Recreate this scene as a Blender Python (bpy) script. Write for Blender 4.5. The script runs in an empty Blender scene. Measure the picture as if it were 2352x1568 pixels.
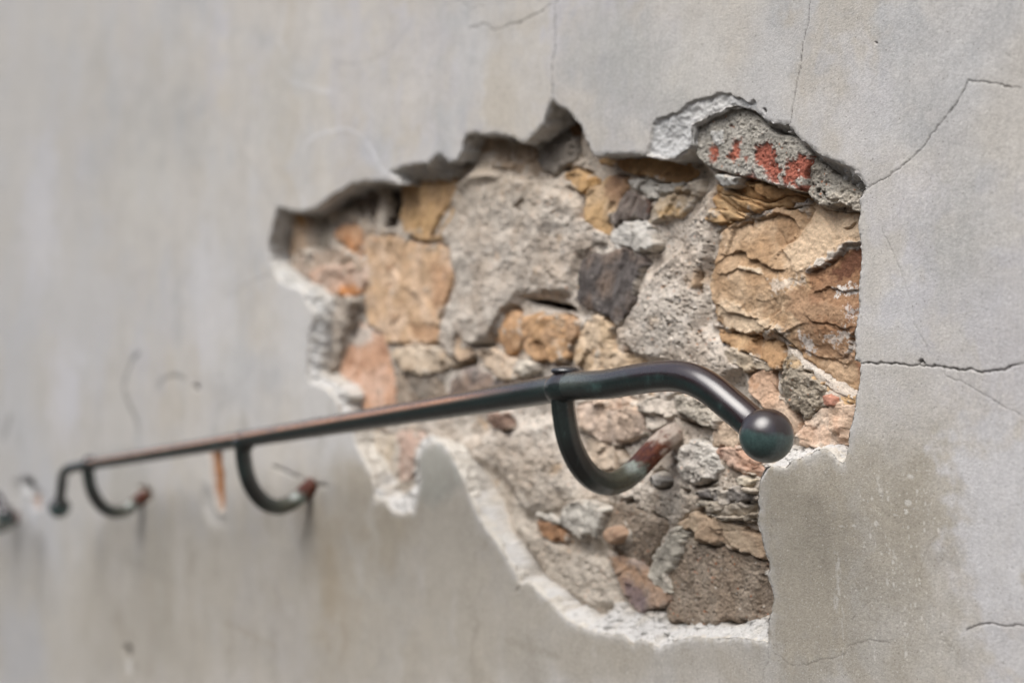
import bpy, math, random
import numpy as np
from mathutils import Vector, Matrix

# ------------------------------------------------------------------ camera, world, sun, exposure
SC = bpy.context.scene
ALPHA = math.atan(2066/3266.7)            # angle between the wall and the view axis
CA, SA = math.cos(ALPHA), math.sin(ALPHA)
F, CX, CY = 3266.7, 1176.0, 784.0         # 50 mm lens on a 36 mm frame measured on a 2352 px wide grid
D = 0.8275                                # camera to wall, metres
CZ = 1.0                                  # camera height
cam = bpy.data.cameras.new('camera'); camo = bpy.data.objects.new('camera', cam)
SC.collection.objects.link(camo)
camo.location = (0, -D, CZ)
fwd = Vector((-CA, SA, 0)); right = Vector((SA, CA, 0)); up = Vector((0, 0, 1))
camo.matrix_world = Matrix((( right.x, up.x, -fwd.x, 0), (right.y, up.y, -fwd.y, -D), (right.z, up.z, -fwd.z, CZ), (0, 0, 0, 1)))
cam.lens = 50; cam.sensor_width = 36; cam.sensor_fit = 'HORIZONTAL'
cam.clip_start = .05; cam.clip_end = 500
cam.dof.use_dof = True; cam.dof.focus_distance = 1.14; cam.dof.aperture_fstop = 3.4
SC.camera = camo

W = bpy.data.worlds.new('World'); SC.world = W; W.use_nodes = True
nt = W.node_tree; bgn = nt.nodes['Background']
sky = nt.nodes.new('ShaderNodeTexSky'); sky.sky_type = 'NISHITA'; sky.sun_disc = False
SUN_EL, SUN_AZ = 58, 167                  # degrees; azimuth from +Y towards +X
sky.sun_elevation = math.radians(SUN_EL); sky.sun_rotation = math.radians(SUN_AZ)
sky.air_density = 1.0; sky.dust_density = 4.0; sky.ozone_density = 1.0
hs = nt.nodes.new('ShaderNodeHueSaturation'); hs.inputs['Saturation'].default_value = .55
nt.links.new(sky.outputs[0], hs.inputs['Color']); nt.links.new(hs.outputs[0], bgn.inputs[0])
bgn.inputs[1].default_value = .098
sl = bpy.data.lights.new('sun', 'SUN'); so = bpy.data.objects.new('sun', sl); SC.collection.objects.link(so)
sl.energy = 1.6; sl.angle = math.radians(48); sl.color = (1, .982, .952)
el, az = math.radians(SUN_EL), math.radians(SUN_AZ)
sd_ = Vector((math.sin(az)*math.cos(el), math.cos(az)*math.cos(el), math.sin(el)))
so.rotation_euler = sd_.to_track_quat('Z', 'Y').to_euler()
so.location = (0, -3, 5)
SC.view_settings.view_transform = 'Standard'; SC.view_settings.look = 'None'
SC.view_settings.exposure = 0.83; SC.view_settings.gamma = 1

# ------------------------------------------------------------------ numeric helpers
def lin(c):
    c = np.asarray(c, float)/255
    return np.where(c <= .04045, c/12.92, ((c+.055)/1.055)**2.4)

def unproj(px, py, y=0.0):
    """photo position on the plane at depth y behind the wall face -> (x, z)"""
    px = np.asarray(px, float); py = np.asarray(py, float)
    a = (px-CX)/F; b = (py-CY)/F
    Z = (D+y)/(CA*a+SA)
    t = -a*Z*SA + Z*CA
    return -t, CZ - b*Z

CROPS = {'P': (0, 0, 1), 'A': (574.2, 201, .293), 'B': (1263.3, 201, .3175), 'C': (574.2, 574.2, .293),
         'D': (1263.3, 660.3, .3175), 'E': (746.5, 976.2, .293), 'F': (1320.7, 1062.3, .293),
         'G': (1177.1, 803.9, .2318), 'H': (0, 1004.9, .2197), 'I': (976.2, 0, .293),
         'L': (0, 746.5, .3418), 'M': (1662.9, 0, .293), 'N': (1662.9, 1032.4, .3416), 'O': (1892.6, 516.8, .3294),
         'Q': (1148.4, 344.5, .1465)}
def K(s):
    """'B 1,2 3,4 C 5,6' -> list of photo positions"""
    out = []; c = CROPS['P']
    for w in s.split():
        if w in CROPS: c = CROPS[w]; continue
        x, y = w.split(',')
        out.append((c[0]+float(x)*c[2], c[1]+float(y)*c[2]))
    return out
def KW(s, y=0.0):
    p = np.array(K(s)); x, z = unproj(p[:, 0], p[:, 1], y)
    return np.stack([x, z], 1)

def _hash(xi, yi, seed):
    h = (xi.astype(np.int64)*374761393 + yi.astype(np.int64)*668265263 + seed*974634777) & 0xffffffff
    h = ((h ^ (h >> 13))*1274126177) & 0xffffffff
    h = ((h ^ (h >> 15))*2246822519) & 0xffffffff
    return (h ^ (h >> 16)) & 0xffffffff
_G = np.stack([np.cos(np.arange(256)*math.tau/256), np.sin(np.arange(256)*math.tau/256)], 1)
def perlin(x, y, seed=0):
    xi = np.floor(x); yi = np.floor(y); fx = x-xi; fy = y-yi
    xi = xi.astype(np.int64); yi = yi.astype(np.int64)
    def g(dx, dy):
        k = _hash(xi+dx, yi+dy, seed) & 255
        return _G[k, 0]*(fx-dx) + _G[k, 1]*(fy-dy)
    u = fx*fx*fx*(fx*(fx*6-15)+10); v = fy*fy*fy*(fy*(fy*6-15)+10)
    a = g(0, 0); b = g(1, 0); c = g(0, 1); d = g(1, 1)
    return ((a+(b-a)*u)*(1-v) + (c+(d-c)*u)*v)*1.5
def fbm(x, z, f, o=4, seed=0, gain=.5):
    s = 0; a = 1; n = 0
    for i in range(o):
        s = s + a*perlin(x*f+17.3*i, z*f-9.1*i, seed+i*13); n += a; a *= gain; f *= 2.03
    return s/n*1.25
def ridge(x, z, f, o=3, seed=0):
    s = 0; a = 1; n = 0
    for i in range(o):
        s = s + a*(1-2*np.abs(perlin(x*f+7.7*i, z*f+3.3*i, seed+i*7))); n += a; a *= .5; f *= 2.1
    return s/n
def worley(x, z, f, seed=0):
    x = x*f; z = z*f; xi = np.floor(x).astype(np.int64); zi = np.floor(z).astype(np.int64)
    b1 = np.full(x.shape, 9.); b2 = np.full(x.shape, 9.); hid = np.zeros(x.shape, np.int64); sx = np.zeros(x.shape); sz = np.zeros(x.shape)
    for dx in (-1, 0, 1):
        for dz in (-1, 0, 1):
            h = _hash(xi+dx, zi+dz, seed)
            px = xi+dx+(h & 1023)/1023.; pz = zi+dz+((h >> 10) & 1023)/1023.
            d = np.hypot(x-px, z-pz)
            n = d < b1
            b2 = np.where(n, b1, np.minimum(b2, d)); b1 = np.where(n, d, b1)
            hid = np.where(n, h, hid); sx = np.where(n, px, sx); sz = np.where(n, pz, sz)
    return b1, b2, hid, (x-sx), (z-sz)
def sstep(a, b, x):
    t = np.clip((x-a)/(b-a), 0, 1); return t*t*(3-2*t)

def sdf(x, z, poly):
    """signed distance, positive inside"""
    sh = x.shape; x = x.ravel(); z = z.ravel()
    best = np.full(x.shape, 1e9); ins = np.zeros(x.shape, bool)
    n = len(poly)
    for i in range(n):
        ax, az_ = poly[i]; bx, bz = poly[(i+1) % n]
        ex, ez = bx-ax, bz-az_; L = ex*ex+ez*ez+1e-18
        t = np.clip(((x-ax)*ex+(z-az_)*ez)/L, 0, 1)
        d = (x-ax-t*ex)**2+(z-az_-t*ez)**2
        np.minimum(best, d, out=best)
        if az_ != bz:
            c = ((az_ > z) != (bz > z)) & (x < (bx-ax)*(z-az_)/(bz-az_)+ax)
            ins ^= c
    d = np.sqrt(best)
    return np.where(ins, d, -d).reshape(sh)
def near(x, z, poly, pad):
    return (x > poly[:, 0].min()-pad) & (x < poly[:, 0].max()+pad) & (z > poly[:, 1].min()-pad) & (z < poly[:, 1].max()+pad)
def sdf_local(x, z, poly, pad, far=-1.):
    out = np.full(x.shape, far); m = near(x, z, poly, pad)
    if m.any(): out[m] = sdf(x[m], z[m], poly)
    return out
def dline(x, z, pts):
    """distance to polyline and position along it (0..1)"""
    best = np.full(x.shape, 1e9); pos = np.zeros(x.shape); n = len(pts)-1
    for i in range(n):
        ax, az_ = pts[i]; bx, bz = pts[i+1]; ex, ez = bx-ax, bz-az_; L = ex*ex+ez*ez+1e-18
        t = np.clip(((x-ax)*ex+(z-az_)*ez)/L, 0, 1)
        d = (x-ax-t*ex)**2+(z-az_-t*ez)**2
        m = d < best; best = np.where(m, d, best); pos = np.where(m, (i+t)/n, pos)
    return np.sqrt(best), pos
def mix(a, b, t):
    t = np.asarray(t)[..., None]; return a*(1-t)+b*t

# ------------------------------------------------------------------ object helpers
COL = SC.collection
def empty(name, label, cat, group=None, loc=(0, 0, 0)):
    o = bpy.data.objects.new(name, None); COL.objects.link(o); o.location = loc
    o['label'] = label; o['category'] = cat
    if group: o['group'] = group
    o.empty_display_size = .05
    return o
def link(name, me, mat, parent=None, label=None):
    o = bpy.data.objects.new(name, me); COL.objects.link(o)
    if mat: me.materials.append(mat)
    if parent: o.parent = parent
    if label: o['label'] = label
    return o
def mesh_np(name, co, quads, col=None, smooth=True, extra=None):
    me = bpy.data.meshes.new(name)
    nv = len(co); nq = len(quads)
    me.vertices.add(nv); me.vertices.foreach_set('co', np.ascontiguousarray(co, dtype=np.float32).ravel())
    me.loops.add(nq*4); me.loops.foreach_set('vertex_index', np.ascontiguousarray(quads, dtype=np.int32).ravel())
    me.polygons.add(nq); me.polygons.foreach_set('loop_start', np.arange(0, nq*4, 4, dtype=np.int32))
    try: me.polygons.foreach_set('loop_total', np.full(nq, 4, dtype=np.int32))
    except Exception: pass
    me.update(calc_edges=True)
    if smooth: me.polygons.foreach_set('use_smooth', np.ones(nq, bool))
    if col is not None:
        a = me.attributes.new('tint', 'FLOAT_COLOR', 'POINT')
        c4 = np.concatenate([np.clip(col, 0, 1), np.ones((nv, 1))], 1).astype(np.float32)
        a.data.foreach_set('color', c4.ravel())
    for k, v in (extra or {}).items():
        a = me.attributes.new(k, 'FLOAT', 'POINT'); a.data.foreach_set('value', v.astype(np.float32))
    me.validate()
    return me
def grid_mesh(name, X, Y, Zc, keep, col, extra=None):
    """X, Y, Zc: (rows, cols) arrays, rows go down the wall, cols go right; keep: vertex mask"""
    r, c = X.shape
    fk = keep[:-1, :-1] & keep[1:, :-1] & keep[1:, 1:] & keep[:-1, 1:]
    idx = np.arange(r*c).reshape(r, c)
    q = np.stack([idx[:-1, :-1][fk], idx[1:, :-1][fk], idx[1:, 1:][fk], idx[:-1, 1:][fk]], 1)
    used = np.zeros(r*c, bool); used[q.ravel()] = True
    mp = np.cumsum(used)-1
    co = np.stack([X.ravel(), Y.ravel(), Zc.ravel()], 1)[used]
    ex = {k: v.ravel()[used] for k, v in (extra or {}).items()}
    return mesh_np(name, co, mp[q], col.reshape(-1, 3)[used], extra=ex)

# ------------------------------------------------------------------ materials
def mat_base(name):
    m = bpy.data.materials.new(name); m.use_nodes = True
    nt = m.node_tree; b = nt.nodes['Principled BSDF']
    return m, nt, b
def N(nt, t, **kw):
    n = nt.nodes.new(t)
    for k, v in kw.items():
        if k in n.inputs: n.inputs[k].default_value = v
        else: setattr(n, k, v)
    return n
def noise(nt, co, scale, detail=4, rough=.55, map_scale=None):
    if map_scale:
        mp = N(nt, 'ShaderNodeMapping'); mp.inputs['Scale'].default_value = map_scale
        nt.links.new(co, mp.inputs['Vector']); co = mp.outputs[0]
    n = N(nt, 'ShaderNodeTexNoise', Scale=scale, Detail=detail, Roughness=rough)
    nt.links.new(co, n.inputs['Vector']); return n.outputs['Fac']
def maprange(nt, v, a, b, c, d):
    n = N(nt, 'ShaderNodeMapRange'); n.inputs[1].default_value = a; n.inputs[2].default_value = b
    n.inputs[3].default_value = c; n.inputs[4].default_value = d
    nt.links.new(v, n.inputs[0]); return n.outputs[0]
def mathn(nt, op, a, b):
    n = N(nt, 'ShaderNodeMath', operation=op)
    for i, v in enumerate((a, b)):
        if hasattr(v, 'links'): nt.links.new(v, n.inputs[i])
        else: n.inputs[i].default_value = v
    return n.outputs[0]
def mineral(name, grains=(900, .5, 1.5), mottles=(220, .8, 1.2), streak=None, bump=(.35, .0008), bscale=700,
            specks=None, rough=.92, pits=0.0):
    """tint attribute x mineral grain; bump from the same grain; specks = (scale, chance, colour, amount)"""
    m, nt, b = mat_base(name)
    geo = N(nt, 'ShaderNodeNewGeometry'); co = geo.outputs['Position']
    at = N(nt, 'ShaderNodeAttribute', attribute_name='tint')
    c = at.outputs['Color']
    def mul(c, f):
        v = N(nt, 'ShaderNodeVectorMath', operation='SCALE')
        nt.links.new(c, v.inputs[0]); nt.links.new(f, v.inputs['Scale']); return v.outputs[0]
    c = mul(c, maprange(nt, noise(nt, co, grains[0], 3, .6), .3, .7, grains[1], grains[2]))
    c = mul(c, maprange(nt, noise(nt, co, mottles[0], 4, .6), .3, .7, mottles[1], mottles[2]))
    if streak:
        c = mul(c, maprange(nt, noise(nt, co, 1, 4, .6, streak[0]), .3, .7, streak[1], streak[2]))
    for (sc, ch, colr, am) in (specks or []):
        v = N(nt, 'ShaderNodeTexVoronoi', Scale=sc); nt.links.new(co, v.inputs['Vector'])
        sep = N(nt, 'ShaderNodeSeparateColor'); nt.links.new(v.outputs['Color'], sep.inputs[0])
        f1 = mathn(nt, 'LESS_THAN', sep.outputs[0], ch)
        f2 = maprange(nt, v.outputs['Distance'], .25, .42, am, 0)
        f = mathn(nt, 'MULTIPLY', f1, f2)
        mx = N(nt, 'ShaderNodeMix', data_type='RGBA')
        nt.links.new(f, mx.inputs[0]); nt.links.new(c, mx.inputs[6]); mx.inputs[7].default_value = (*lin(colr), 1)
        c = mx.outputs[2]
    nt.links.new(c, b.inputs['Base Color'])
    b.inputs['Roughness'].default_value = rough
    b.inputs['Specular IOR Level'].default_value = .2
    h = noise(nt, co, bscale, 5, .65)
    if pits:
        v = N(nt, 'ShaderNodeTexVoronoi', Scale=bscale*.35); nt.links.new(co, v.inputs['Vector'])
        h = mathn(nt, 'ADD', h, mathn(nt, 'MULTIPLY', maprange(nt, v.outputs['Distance'], .0, .4, -1, 0), pits))
    bp = N(nt, 'ShaderNodeBump', Strength=bump[0], Distance=bump[1]); nt.links.new(h, bp.inputs['Height'])
    nt.links.new(bp.outputs[0], b.inputs['Normal'])
    return m

M_PLASTER = mineral('lime plaster', grains=(850, .90, 1.10), mottles=(330, .88, 1.12), streak=((300, 300, 34), .965, 1.035),
                    bump=(.6, .0008), bscale=520, specks=[(560, .10, (212, 209, 203), .38), (420, .04, (215, 212, 206), .5), (500, .03, (110, 104, 95), .5)])
M_EDGE = mineral('broken lime', grains=(700, .86, 1.12), mottles=(160, .88, 1.1), bump=(.8, .0016), bscale=420,
                 specks=[(330, .06, (130, 122, 112), .6)])
M_MORTAR = mineral('sandy mortar', grains=(720, .74, 1.26), mottles=(190, .82, 1.16), bump=(.7, .0012), bscale=640, pits=.5,
                   specks=[(260, .09, (82, 76, 70), .75), (300, .05, (196, 140, 100), .6), (280, .06, (222, 216, 208), .6), (190, .025, (66, 72, 78), .8)])
M_STONE = mineral('quarried stone', grains=(520, .86, 1.14), mottles=(90, .84, 1.15), bump=(.75, .0016), bscale=330,
                  specks=[(330, .025, (90, 72, 55), .5)])
M_GRAVEL = mineral('coarse render', grains=(560, .7, 1.3), mottles=(150, .78, 1.2), bump=(.85, .0017), bscale=560, pits=.8,
                   specks=[(250, .12, (70, 62, 56), .75), (300, .05, (176, 110, 72), .7), (280, .06, (206, 200, 190), .6)])

# ------------------------------------------------------------------ the broken hole in the plaster
# each entry: finish edge position, optionally '>' and the position where the broken edge meets the rubble
HOLE = """A 215,935>300,985 330,965>350,990 400,975 450,962 510,945>560,985 560,905>640,950 640,842>700,875 740,795>760,840 775,760>790,830 800,748>820,835
840,748>860,815 900,732>940,765 1000,728>1020,757 1090,738>1100,755 1165,755>1170,775
1130,700>1190,745 1100,665>1190,735 1150,635>1230,738 1200,612>1290,735 1290,603>1350,720 1380,595>1420,712 1430,545>1450,710 1475,515>1500,715 1515,545>1530,715
1560,580>1570,690 1605,580>1620,660 1640,520>1680,600 1660,440>1720,540 1680,370>1775,470 1760,350>1790,375 1830,370 1900,362 1980,370 2060,392 2110,425 2140,437
I 780,1110>860,1150 870,1030>930,1060 925,950>985,1010 950,870>1035,930 1000,772>1010,790
B 40,110 75,140 120,160 160,200 200,250 225,275 250,340 265,385 285,425 300,470 310,494 360,489 420,479 475,486 520,480 600,475 650,483 700,492 760,508 820,512 885,511 930,475 980,450 1005,425
1000,380 1012,320 1010,275 1060,245 1110,225 1180,190 1240,168 1270,142 1320,138 1390,148 1450,162
1500,180>1540,235 1560,228>1590,290 1610,262>1630,335 1660,262>1680,355 1720,275>1730,368 1770,320>1780,372 1830,385>1850,425 1890,440>1890,480 1960,490>1945,530
2040,530>2000,590 2120,560>2060,650 2190,600>2120,720 2240,660>2180,765 2290,715>2225,820 2262,752>2235,860 2240,800
2238,900 2230,1000 2238,1100 2242,1180 2252,1250 2246,1330 2236,1420 2240,1500
D 2236,10 2232,60 2238,130 2222,190 2216,260 2208,330 2200,400 2208,460 2200,520 2235,545 2240,600 2238,660 2230,740 2212,800 2205,850 2198,900 2180,970 2160,1030 2152,1100 2146,1160 2138,1230 2112,1280
2085,1258>2140,1120 2060,1225>2100,1118 2030,1198>2040,1110 2000,1180>2000,1125 1960,1168>1950,1138 1900,1185>1890,1158 1860,1210>1840,1160 1800,1240>1790,1150 1740,1262>1730,1155
1700,1300>1650,1290 1640,1290>1600,1280 1590,1285>1560,1275 1555,1300>1530,1305 1530,1345>1515,1340 1512,1400 1505,1480
F 1442,150 1438,230 1430,300 1436,370 1432,430 1436,490 1452,540 1464,600 1478,660 1490,720 1512,780 1522,835
1515,850>1490,848 1512,880>1497,885 1522,930>1508,915 1536,965 1545,1010 1548,1060 1543,1110 1535,1160 1522,1195 1512,1235>1450,1225 1510,1320>1400,1240 1514,1408>1330,1262
1450,1395>1260,1268 1390,1392>1200,1262 1300,1375>1130,1255 1200,1372>1050,1235 1100,1380>990,1262 1000,1374>930,1262 930,1365>860,1268 860,1375>790,1262 780,1398>740,1220 720,1425>700,1175 665,1452>640,1180
620,1425>560,1180 580,1395>500,1170 520,1385>440,1160 480,1392>400,1120 462,1418>360,1100 430,1392>320,1110 380,1350>290,1130 300,1345>260,1195 230,1335>200,1200 150,1325>140,1150 80,1290>90,1110 0,1262>60,1130
E 1900,1530>1960,1440 1850,1470>1905,1375 1780,1400>1880,1280 1700,1330>1800,1240 1640,1275>1720,1190 1590,1228>1640,1180 1540,1250>1620,1060 1510,1215>1590,1000 1480,1140>1560,950 1440,1070>1530,900 1400,1000>1490,880
1350,925>1430,800 1300,860>1380,740 1250,790>1350,650 1200,710>1310,560 1160,620>1250,470 1115,510>1220,400 1075,400>1170,310 1020,300>1110,250 965,200>1040,190 920,150>980,150 860,130>900,100 800,150>800,80 755,180>730,130
728,260>700,250 735,360>705,330 745,450>700,420 725,540>690,480 705,620>670,510 690,692>650,540 640,680>600,550 590,695>570,560 530,680>540,560 490,640>520,500 465,595>500,450 420,585>480,410 385,600>460,370
370,540>400,350 360,450>380,300 340,370>350,260 300,280>310,210 265,220>300,150 235,150>280,100 225,90>270,50 210,-10>260,-60
C 690,1290>860,1260 690,1220>830,1200 660,1150>800,1160 600,1095>770,1110 540,1060>720,1070 470,1040>640,1020 450,980>600,995 448,900>565,970 455,800>570,870 460,700>580,760 470,620>590,640 500,560>600,560 500,480>605,480 440,420>595,410
430,350>565,360 380,310>530,320 300,280>470,280 230,240>400,255 180,170>330,210 155,80>265,150
A 145,1380>250,1320 140,1300>255,1270 140,1222>265,1225 165,1130>285,1130 185,1060>290,1080 200,990>300,1020"""
def parse_hole():
    A = []; B = []; cr = 'P'
    for w in HOLE.split():
        if w in CROPS: cr = w; continue
        a, _, b = w.partition('>'); dep = .012 if (cr == 'C' and not a.startswith('690')) else .026
        pa = K(cr+' '+a)[0]; A.append([float(v) for v in unproj(pa[0], pa[1], 0)])
        if b:
            pb = K(cr+' '+b)[0]; B.append([float(v) for v in unproj(pb[0], pb[1], dep)])
        else: B.append(None)
    A = np.array(A); n = len(A)
    area = .5*sum(A[i][0]*A[(i+1) % n][1]-A[(i+1) % n][0]*A[i][1] for i in range(n))
    sg = 1 if area > 0 else -1
    for i in range(n):
        if B[i] is None:
            e = A[(i+1) % n]-A[i-1]; e = e/np.linalg.norm(e)
            B[i] = A[i]+sg*np.array([-e[1], e[0]])*.0018
    return A, np.array(B)
PA, PB = parse_hole()
HB = (PA[:, 0].min()-.03, PA[:, 0].max()+.03, PA[:, 1].min()-.03, PA[:, 1].max()+.03)

def ow(x, z): return fbm(x, z, 160, 3, 5)*.0010+fbm(x, z, 62, 2, 6)*.0012, fbm(x, z, 160, 3, 9)*.0010+fbm(x, z, 62, 2, 10)*.0012
def hole_sdf(x, z, poly, amp=1.0):
    out = np.full(x.shape, -1.); m = (x > HB[0]) & (x < HB[1]) & (z > HB[2]) & (z < HB[3])
    xm, zm = x[m], z[m]
    wx, wz = ow(xm, zm); wx = wx*amp; wz = wz*amp
    out[m] = sdf(xm+wx, zm+wz, poly)
    return out

def patch(col, x, z, s, c, soft=.002, warp=.002, wf=150, y=.02, amt=1.0, seed=3):
    """blend colour c inside a traced patch with an irregular border"""
    poly = KW(s, y); m = near(x, z, poly, soft*2+warp*2)
    if not m.any(): return col
    xm, zm = x[m], z[m]
    d = sdf(xm, zm, poly)+fbm(xm, zm, wf, 4, seed)*warp*1.6
    col[m] = mix(col[m], lin(c), sstep(-soft, soft, d)*amt)
    return col

# ------------------------------------------------------------------ wall
wall = empty('plastered_wall', 'old grey plastered wall with a large broken hole showing rubble stone and mortar', 'wall')

def base_y(x, z): return fbm(x, z, 3.5, 3, 21)*.0016 + fbm(x, z, 26, 3, 22)*.0005
# ---- plaster coat
du = 2.15
us = np.concatenate([np.arange(-40, 560, 4.2), np.arange(560, 2400, du)])
vs = np.arange(-34, 1604, du)
U, V = np.meshgrid(us, vs)
X, Zc = unproj(U, V, 0)
# rows / columns that carry the wall far beyond the frame
def extend(X, Zc):
    ts = -X[0]
    xl = np.array([-14., -9, -6.5, -5]); xr = np.array([-.45, -.2, .2, 1.2, 3, 6])
    r = X.shape[0]
    def colz(x):      # z of the rows scaled by distance
        t = -x; Zd = max(D*SA+t*CA, .35)
        return CZ+(CY-vs)/F*Zd
    XL = np.tile(xl, (r, 1)); ZL = np.stack([colz(x) for x in xl], 1)
    XR = np.tile(xr, (r, 1)); ZR = np.stack([colz(x) for x in xr], 1)
    X = np.concatenate([XL, X, XR], 1); Zc = np.concatenate([ZL, Zc, ZR], 1)
    tops = [5.2, 3.6]; bots = [-1.0, -2.8]
    X = np.concatenate([X[:1], X[:1], X, X[:1], X[:1]], 0)
    Zc = np.concatenate([np.full((1, Zc.shape[1]), tops[0]), np.full((1, Zc.shape[1]), tops[1]), Zc,
                         np.full((1, Zc.shape[1]), bots[0]), np.full((1, Zc.shape[1]), bots[1])], 0)
    return X, Zc
X, Zc = extend(X, Zc)
sdA = hole_sdf(X, Zc, PA)
Y = base_y(X, Zc)

PL_UP = lin((190, 186, 180)); PL_COOL = lin((188, 188, 189)); PL_WARM = lin((190, 184, 174)); PL_DAMP = lin((160, 153, 140)); PL_GREY = lin((168, 169, 170))
n1 = fbm(X, Zc, 6, 4, 31); n2 = fbm(X*7, Zc*1.6, 1, 4, 32); n3 = fbm(X, Zc, 22, 4, 33); n4 = fbm(X*26+n3*.5, Zc*8, 1, 4, 34)
col = np.broadcast_to(PL_UP, X.shape+(3,)).copy()
col = mix(col, PL_COOL, sstep(-.1, .5, n1+.5*n2)*.6)
col = mix(col, PL_WARM, sstep(0, .6, n2-.4*n1+.3*n3)*.55)
col = mix(col, PL_GREY, sstep(.05, .6, n3*.6+n1*.7)*.55)
n5 = fbm(X*12+n3*.4, Zc*2.4+n1*.5, 1, 4, 35); n6 = fbm(X*3.2, Zc*1.2, 1, 3, 36)
col = col*(1+.075*n4+.05*n3+.05*n5+.05*n6+.045*fbm(X, Zc, 9, 4, 39))[..., None]
col = mix(col, lin((186, 186, 194)), sstep(.1, .6, fbm(X*7+n3*.5, Zc*2.6, 1, 4, 37))*.5)
col = mix(col, lin((184, 175, 160)), sstep(.1, .6, fbm(X*8+n3*.5, Zc*3, 1, 4, 38))*.5)
# mild general darkening of the old distemper away from the broken area
far = sstep(-1.6, -3.2, X)
col = mix(col, lin((172, 171, 169)), far*.55)

def blob(s, c, soft, warp, wf, amt=1., seed=3):
    global col
    col = patch(col, X, Zc, s, c, soft, warp, wf, 0., amt, seed)
# damp, sand coloured lower zone
blob('P -40,1285 120,1235 330,1190 560,1150 800,1060 980,1010 1100,1030 1500,1060 1740,1060 1760,1040 1900,1010 2000,960 2080,940 2140,960 2160,1010 2170,1180 2190,1280 2230,1360 2240,1440 2260,1600 -40,1600', (166, 160, 149), .07, .06, 12, .5, 41)
blob('P 1760,1060 1960,1040 2140,1050 2170,1220 2190,1600 1760,1600', (156, 149, 135), .03, .03, 30, .6, 42)
blob('P 1740,1060 1900,1060 1940,1200 1930,1500 1765,1500 1780,1300', (170, 162, 147), .012, .02, 60, .5, 43)
blob('P 1000,1030 1180,1250 1300,1400 1700,1480 1750,1600 700,1600 760,1300 900,1100', (160, 152, 138), .03, .03, 20, .45, 44)
blob('P 200,1260 700,1200 760,1600 200,1600', (158, 151, 139), .10, .06, 8, .4, 45)
blob('P 0,1400 90,1380 120,1600 0,1600', (165, 168, 175), .1, .06, 6, .5, 46)
# pale blooms
blob('P 2175,1000 2400,990 2400,1400 2250,1400 2215,1330 2190,1180', (194, 193, 194), .014, .022, 45, .9, 47)
blob('P 2270,1440 2400,1420 2400,1600 2290,1600', (190, 189, 190), .012, .018, 50, .8, 48)
blob('P 460,300 520,330 540,600 560,900 470,900 430,640', (190, 189, 187), .05, .05, 9, .5, 49)
blob('P 140,560 250,600 260,900 150,900', (184, 184, 185), .08, .08, 5, .5, 50)
blob('P 640,560 700,620 715,760 760,900 830,1000 880,1100 700,1020 640,800', (196, 195, 194), .03, .02, 20, .6, 51)
blob('P 0,700 60,700 90,1000 150,1300 60,1300 0,1000', (176, 178, 182), .15, .1, 4, .5, 52)
blob('P 950,1020 1010,1015 1060,1080 1020,1160 960,1150', (150, 152, 146), .012, .01, 40, .6, 53)
blob('P 1290,60 1500,60 1560,260 1480,300 1290,200', (168, 168, 167), .02, .02, 30, .55, 54)
blob('P 1380,0 1560,60 1660,330 1500,240 1330,120', (180, 179, 174), .02, .02, 40, .4, 55)
blob('P 240,130 420,150 460,330 300,420 230,300', (162, 162, 160), .1, .1, 5, .45, 56)
blob('P 780,1040 850,1060 950,1150 900,1300 760,1240', (158, 147, 128), .03, .02, 20, .5, 57)
# rust run-off under the two far bracket roots
blob('P 700,1140 735,1140 800,1300 790,1480 720,1400 712,1250', (152, 136, 110), .05, .03, 14, .45, 58)
blob('P 318,1145 345,1150 372,1350 350,1480 330,1300', (160, 150, 134), .06, .03, 12, .3, 59)
blob('P 340,1150 380,1150 400,1500 350,1500', (150, 146, 136), .05, .02, 15, .4, 60)
blob('P 250,1040 330,1050 330,1180 260,1180', (160, 157, 150), .04, .03, 12, .5, 61)
_st = fbm(X*17+n3*.4, Zc*6, 1, 5, 64, .6); _w = sstep(CZ-.02, CZ-.14, Zc)
col = mix(col, lin((182, 179, 174)), sstep(.12, .55, _st)*_w*.4)
col = mix(col, lin((138, 131, 119)), sstep(.15, .6, -_st)*_w*.3)
# spalled finish around the bulge left of the brick
SP = 'B 690,485 720,420 735,350 745,270 790,225 870,195 930,180 1000,115 1050,85 1130,75 1200,48 1265,40 1330,58 1400,90 1440,112 1475,95 1490,120 1500,190 1420,165 1320,138 1250,150 1180,190 1060,245 1010,275 1020,420 900,520'
sp = sdf_local(X, Zc, KW(SP, 0), .01, -1.)
spm = sp > -.01
e_ = sp+fbm(X, Zc, 120, 3, 77)*.002
Y = Y+np.where(spm, sstep(-.0008, .0012, e_)*(.0028+.0035*sstep(0, .03, sp))+sstep(0, .004, e_)*(fbm(X, Zc, 70, 3, 78)*.0022+fbm(X, Zc, 260, 3, 79, .65)*.0012), 0)
col = np.where((spm & (e_ > 0))[..., None], mix(col, lin((190, 191, 191)), sstep(0, .002, e_)*.8), col)
# thin worn band on the plaster arrises at the right edge
aw = np.clip(1-np.abs(sdA)/.010, 0, 1)*(fbm(X, Zc, 70, 3, 81) > -.15)
col = mix(col, lin((196, 195, 194)), aw*.45)
Y = Y+np.where(sdA > -.004, ((sdA+.004)/.004).clip(0, 1)**2*.0012*(1+fbm(X, Zc, 220, 2, 83)), 0)

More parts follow.
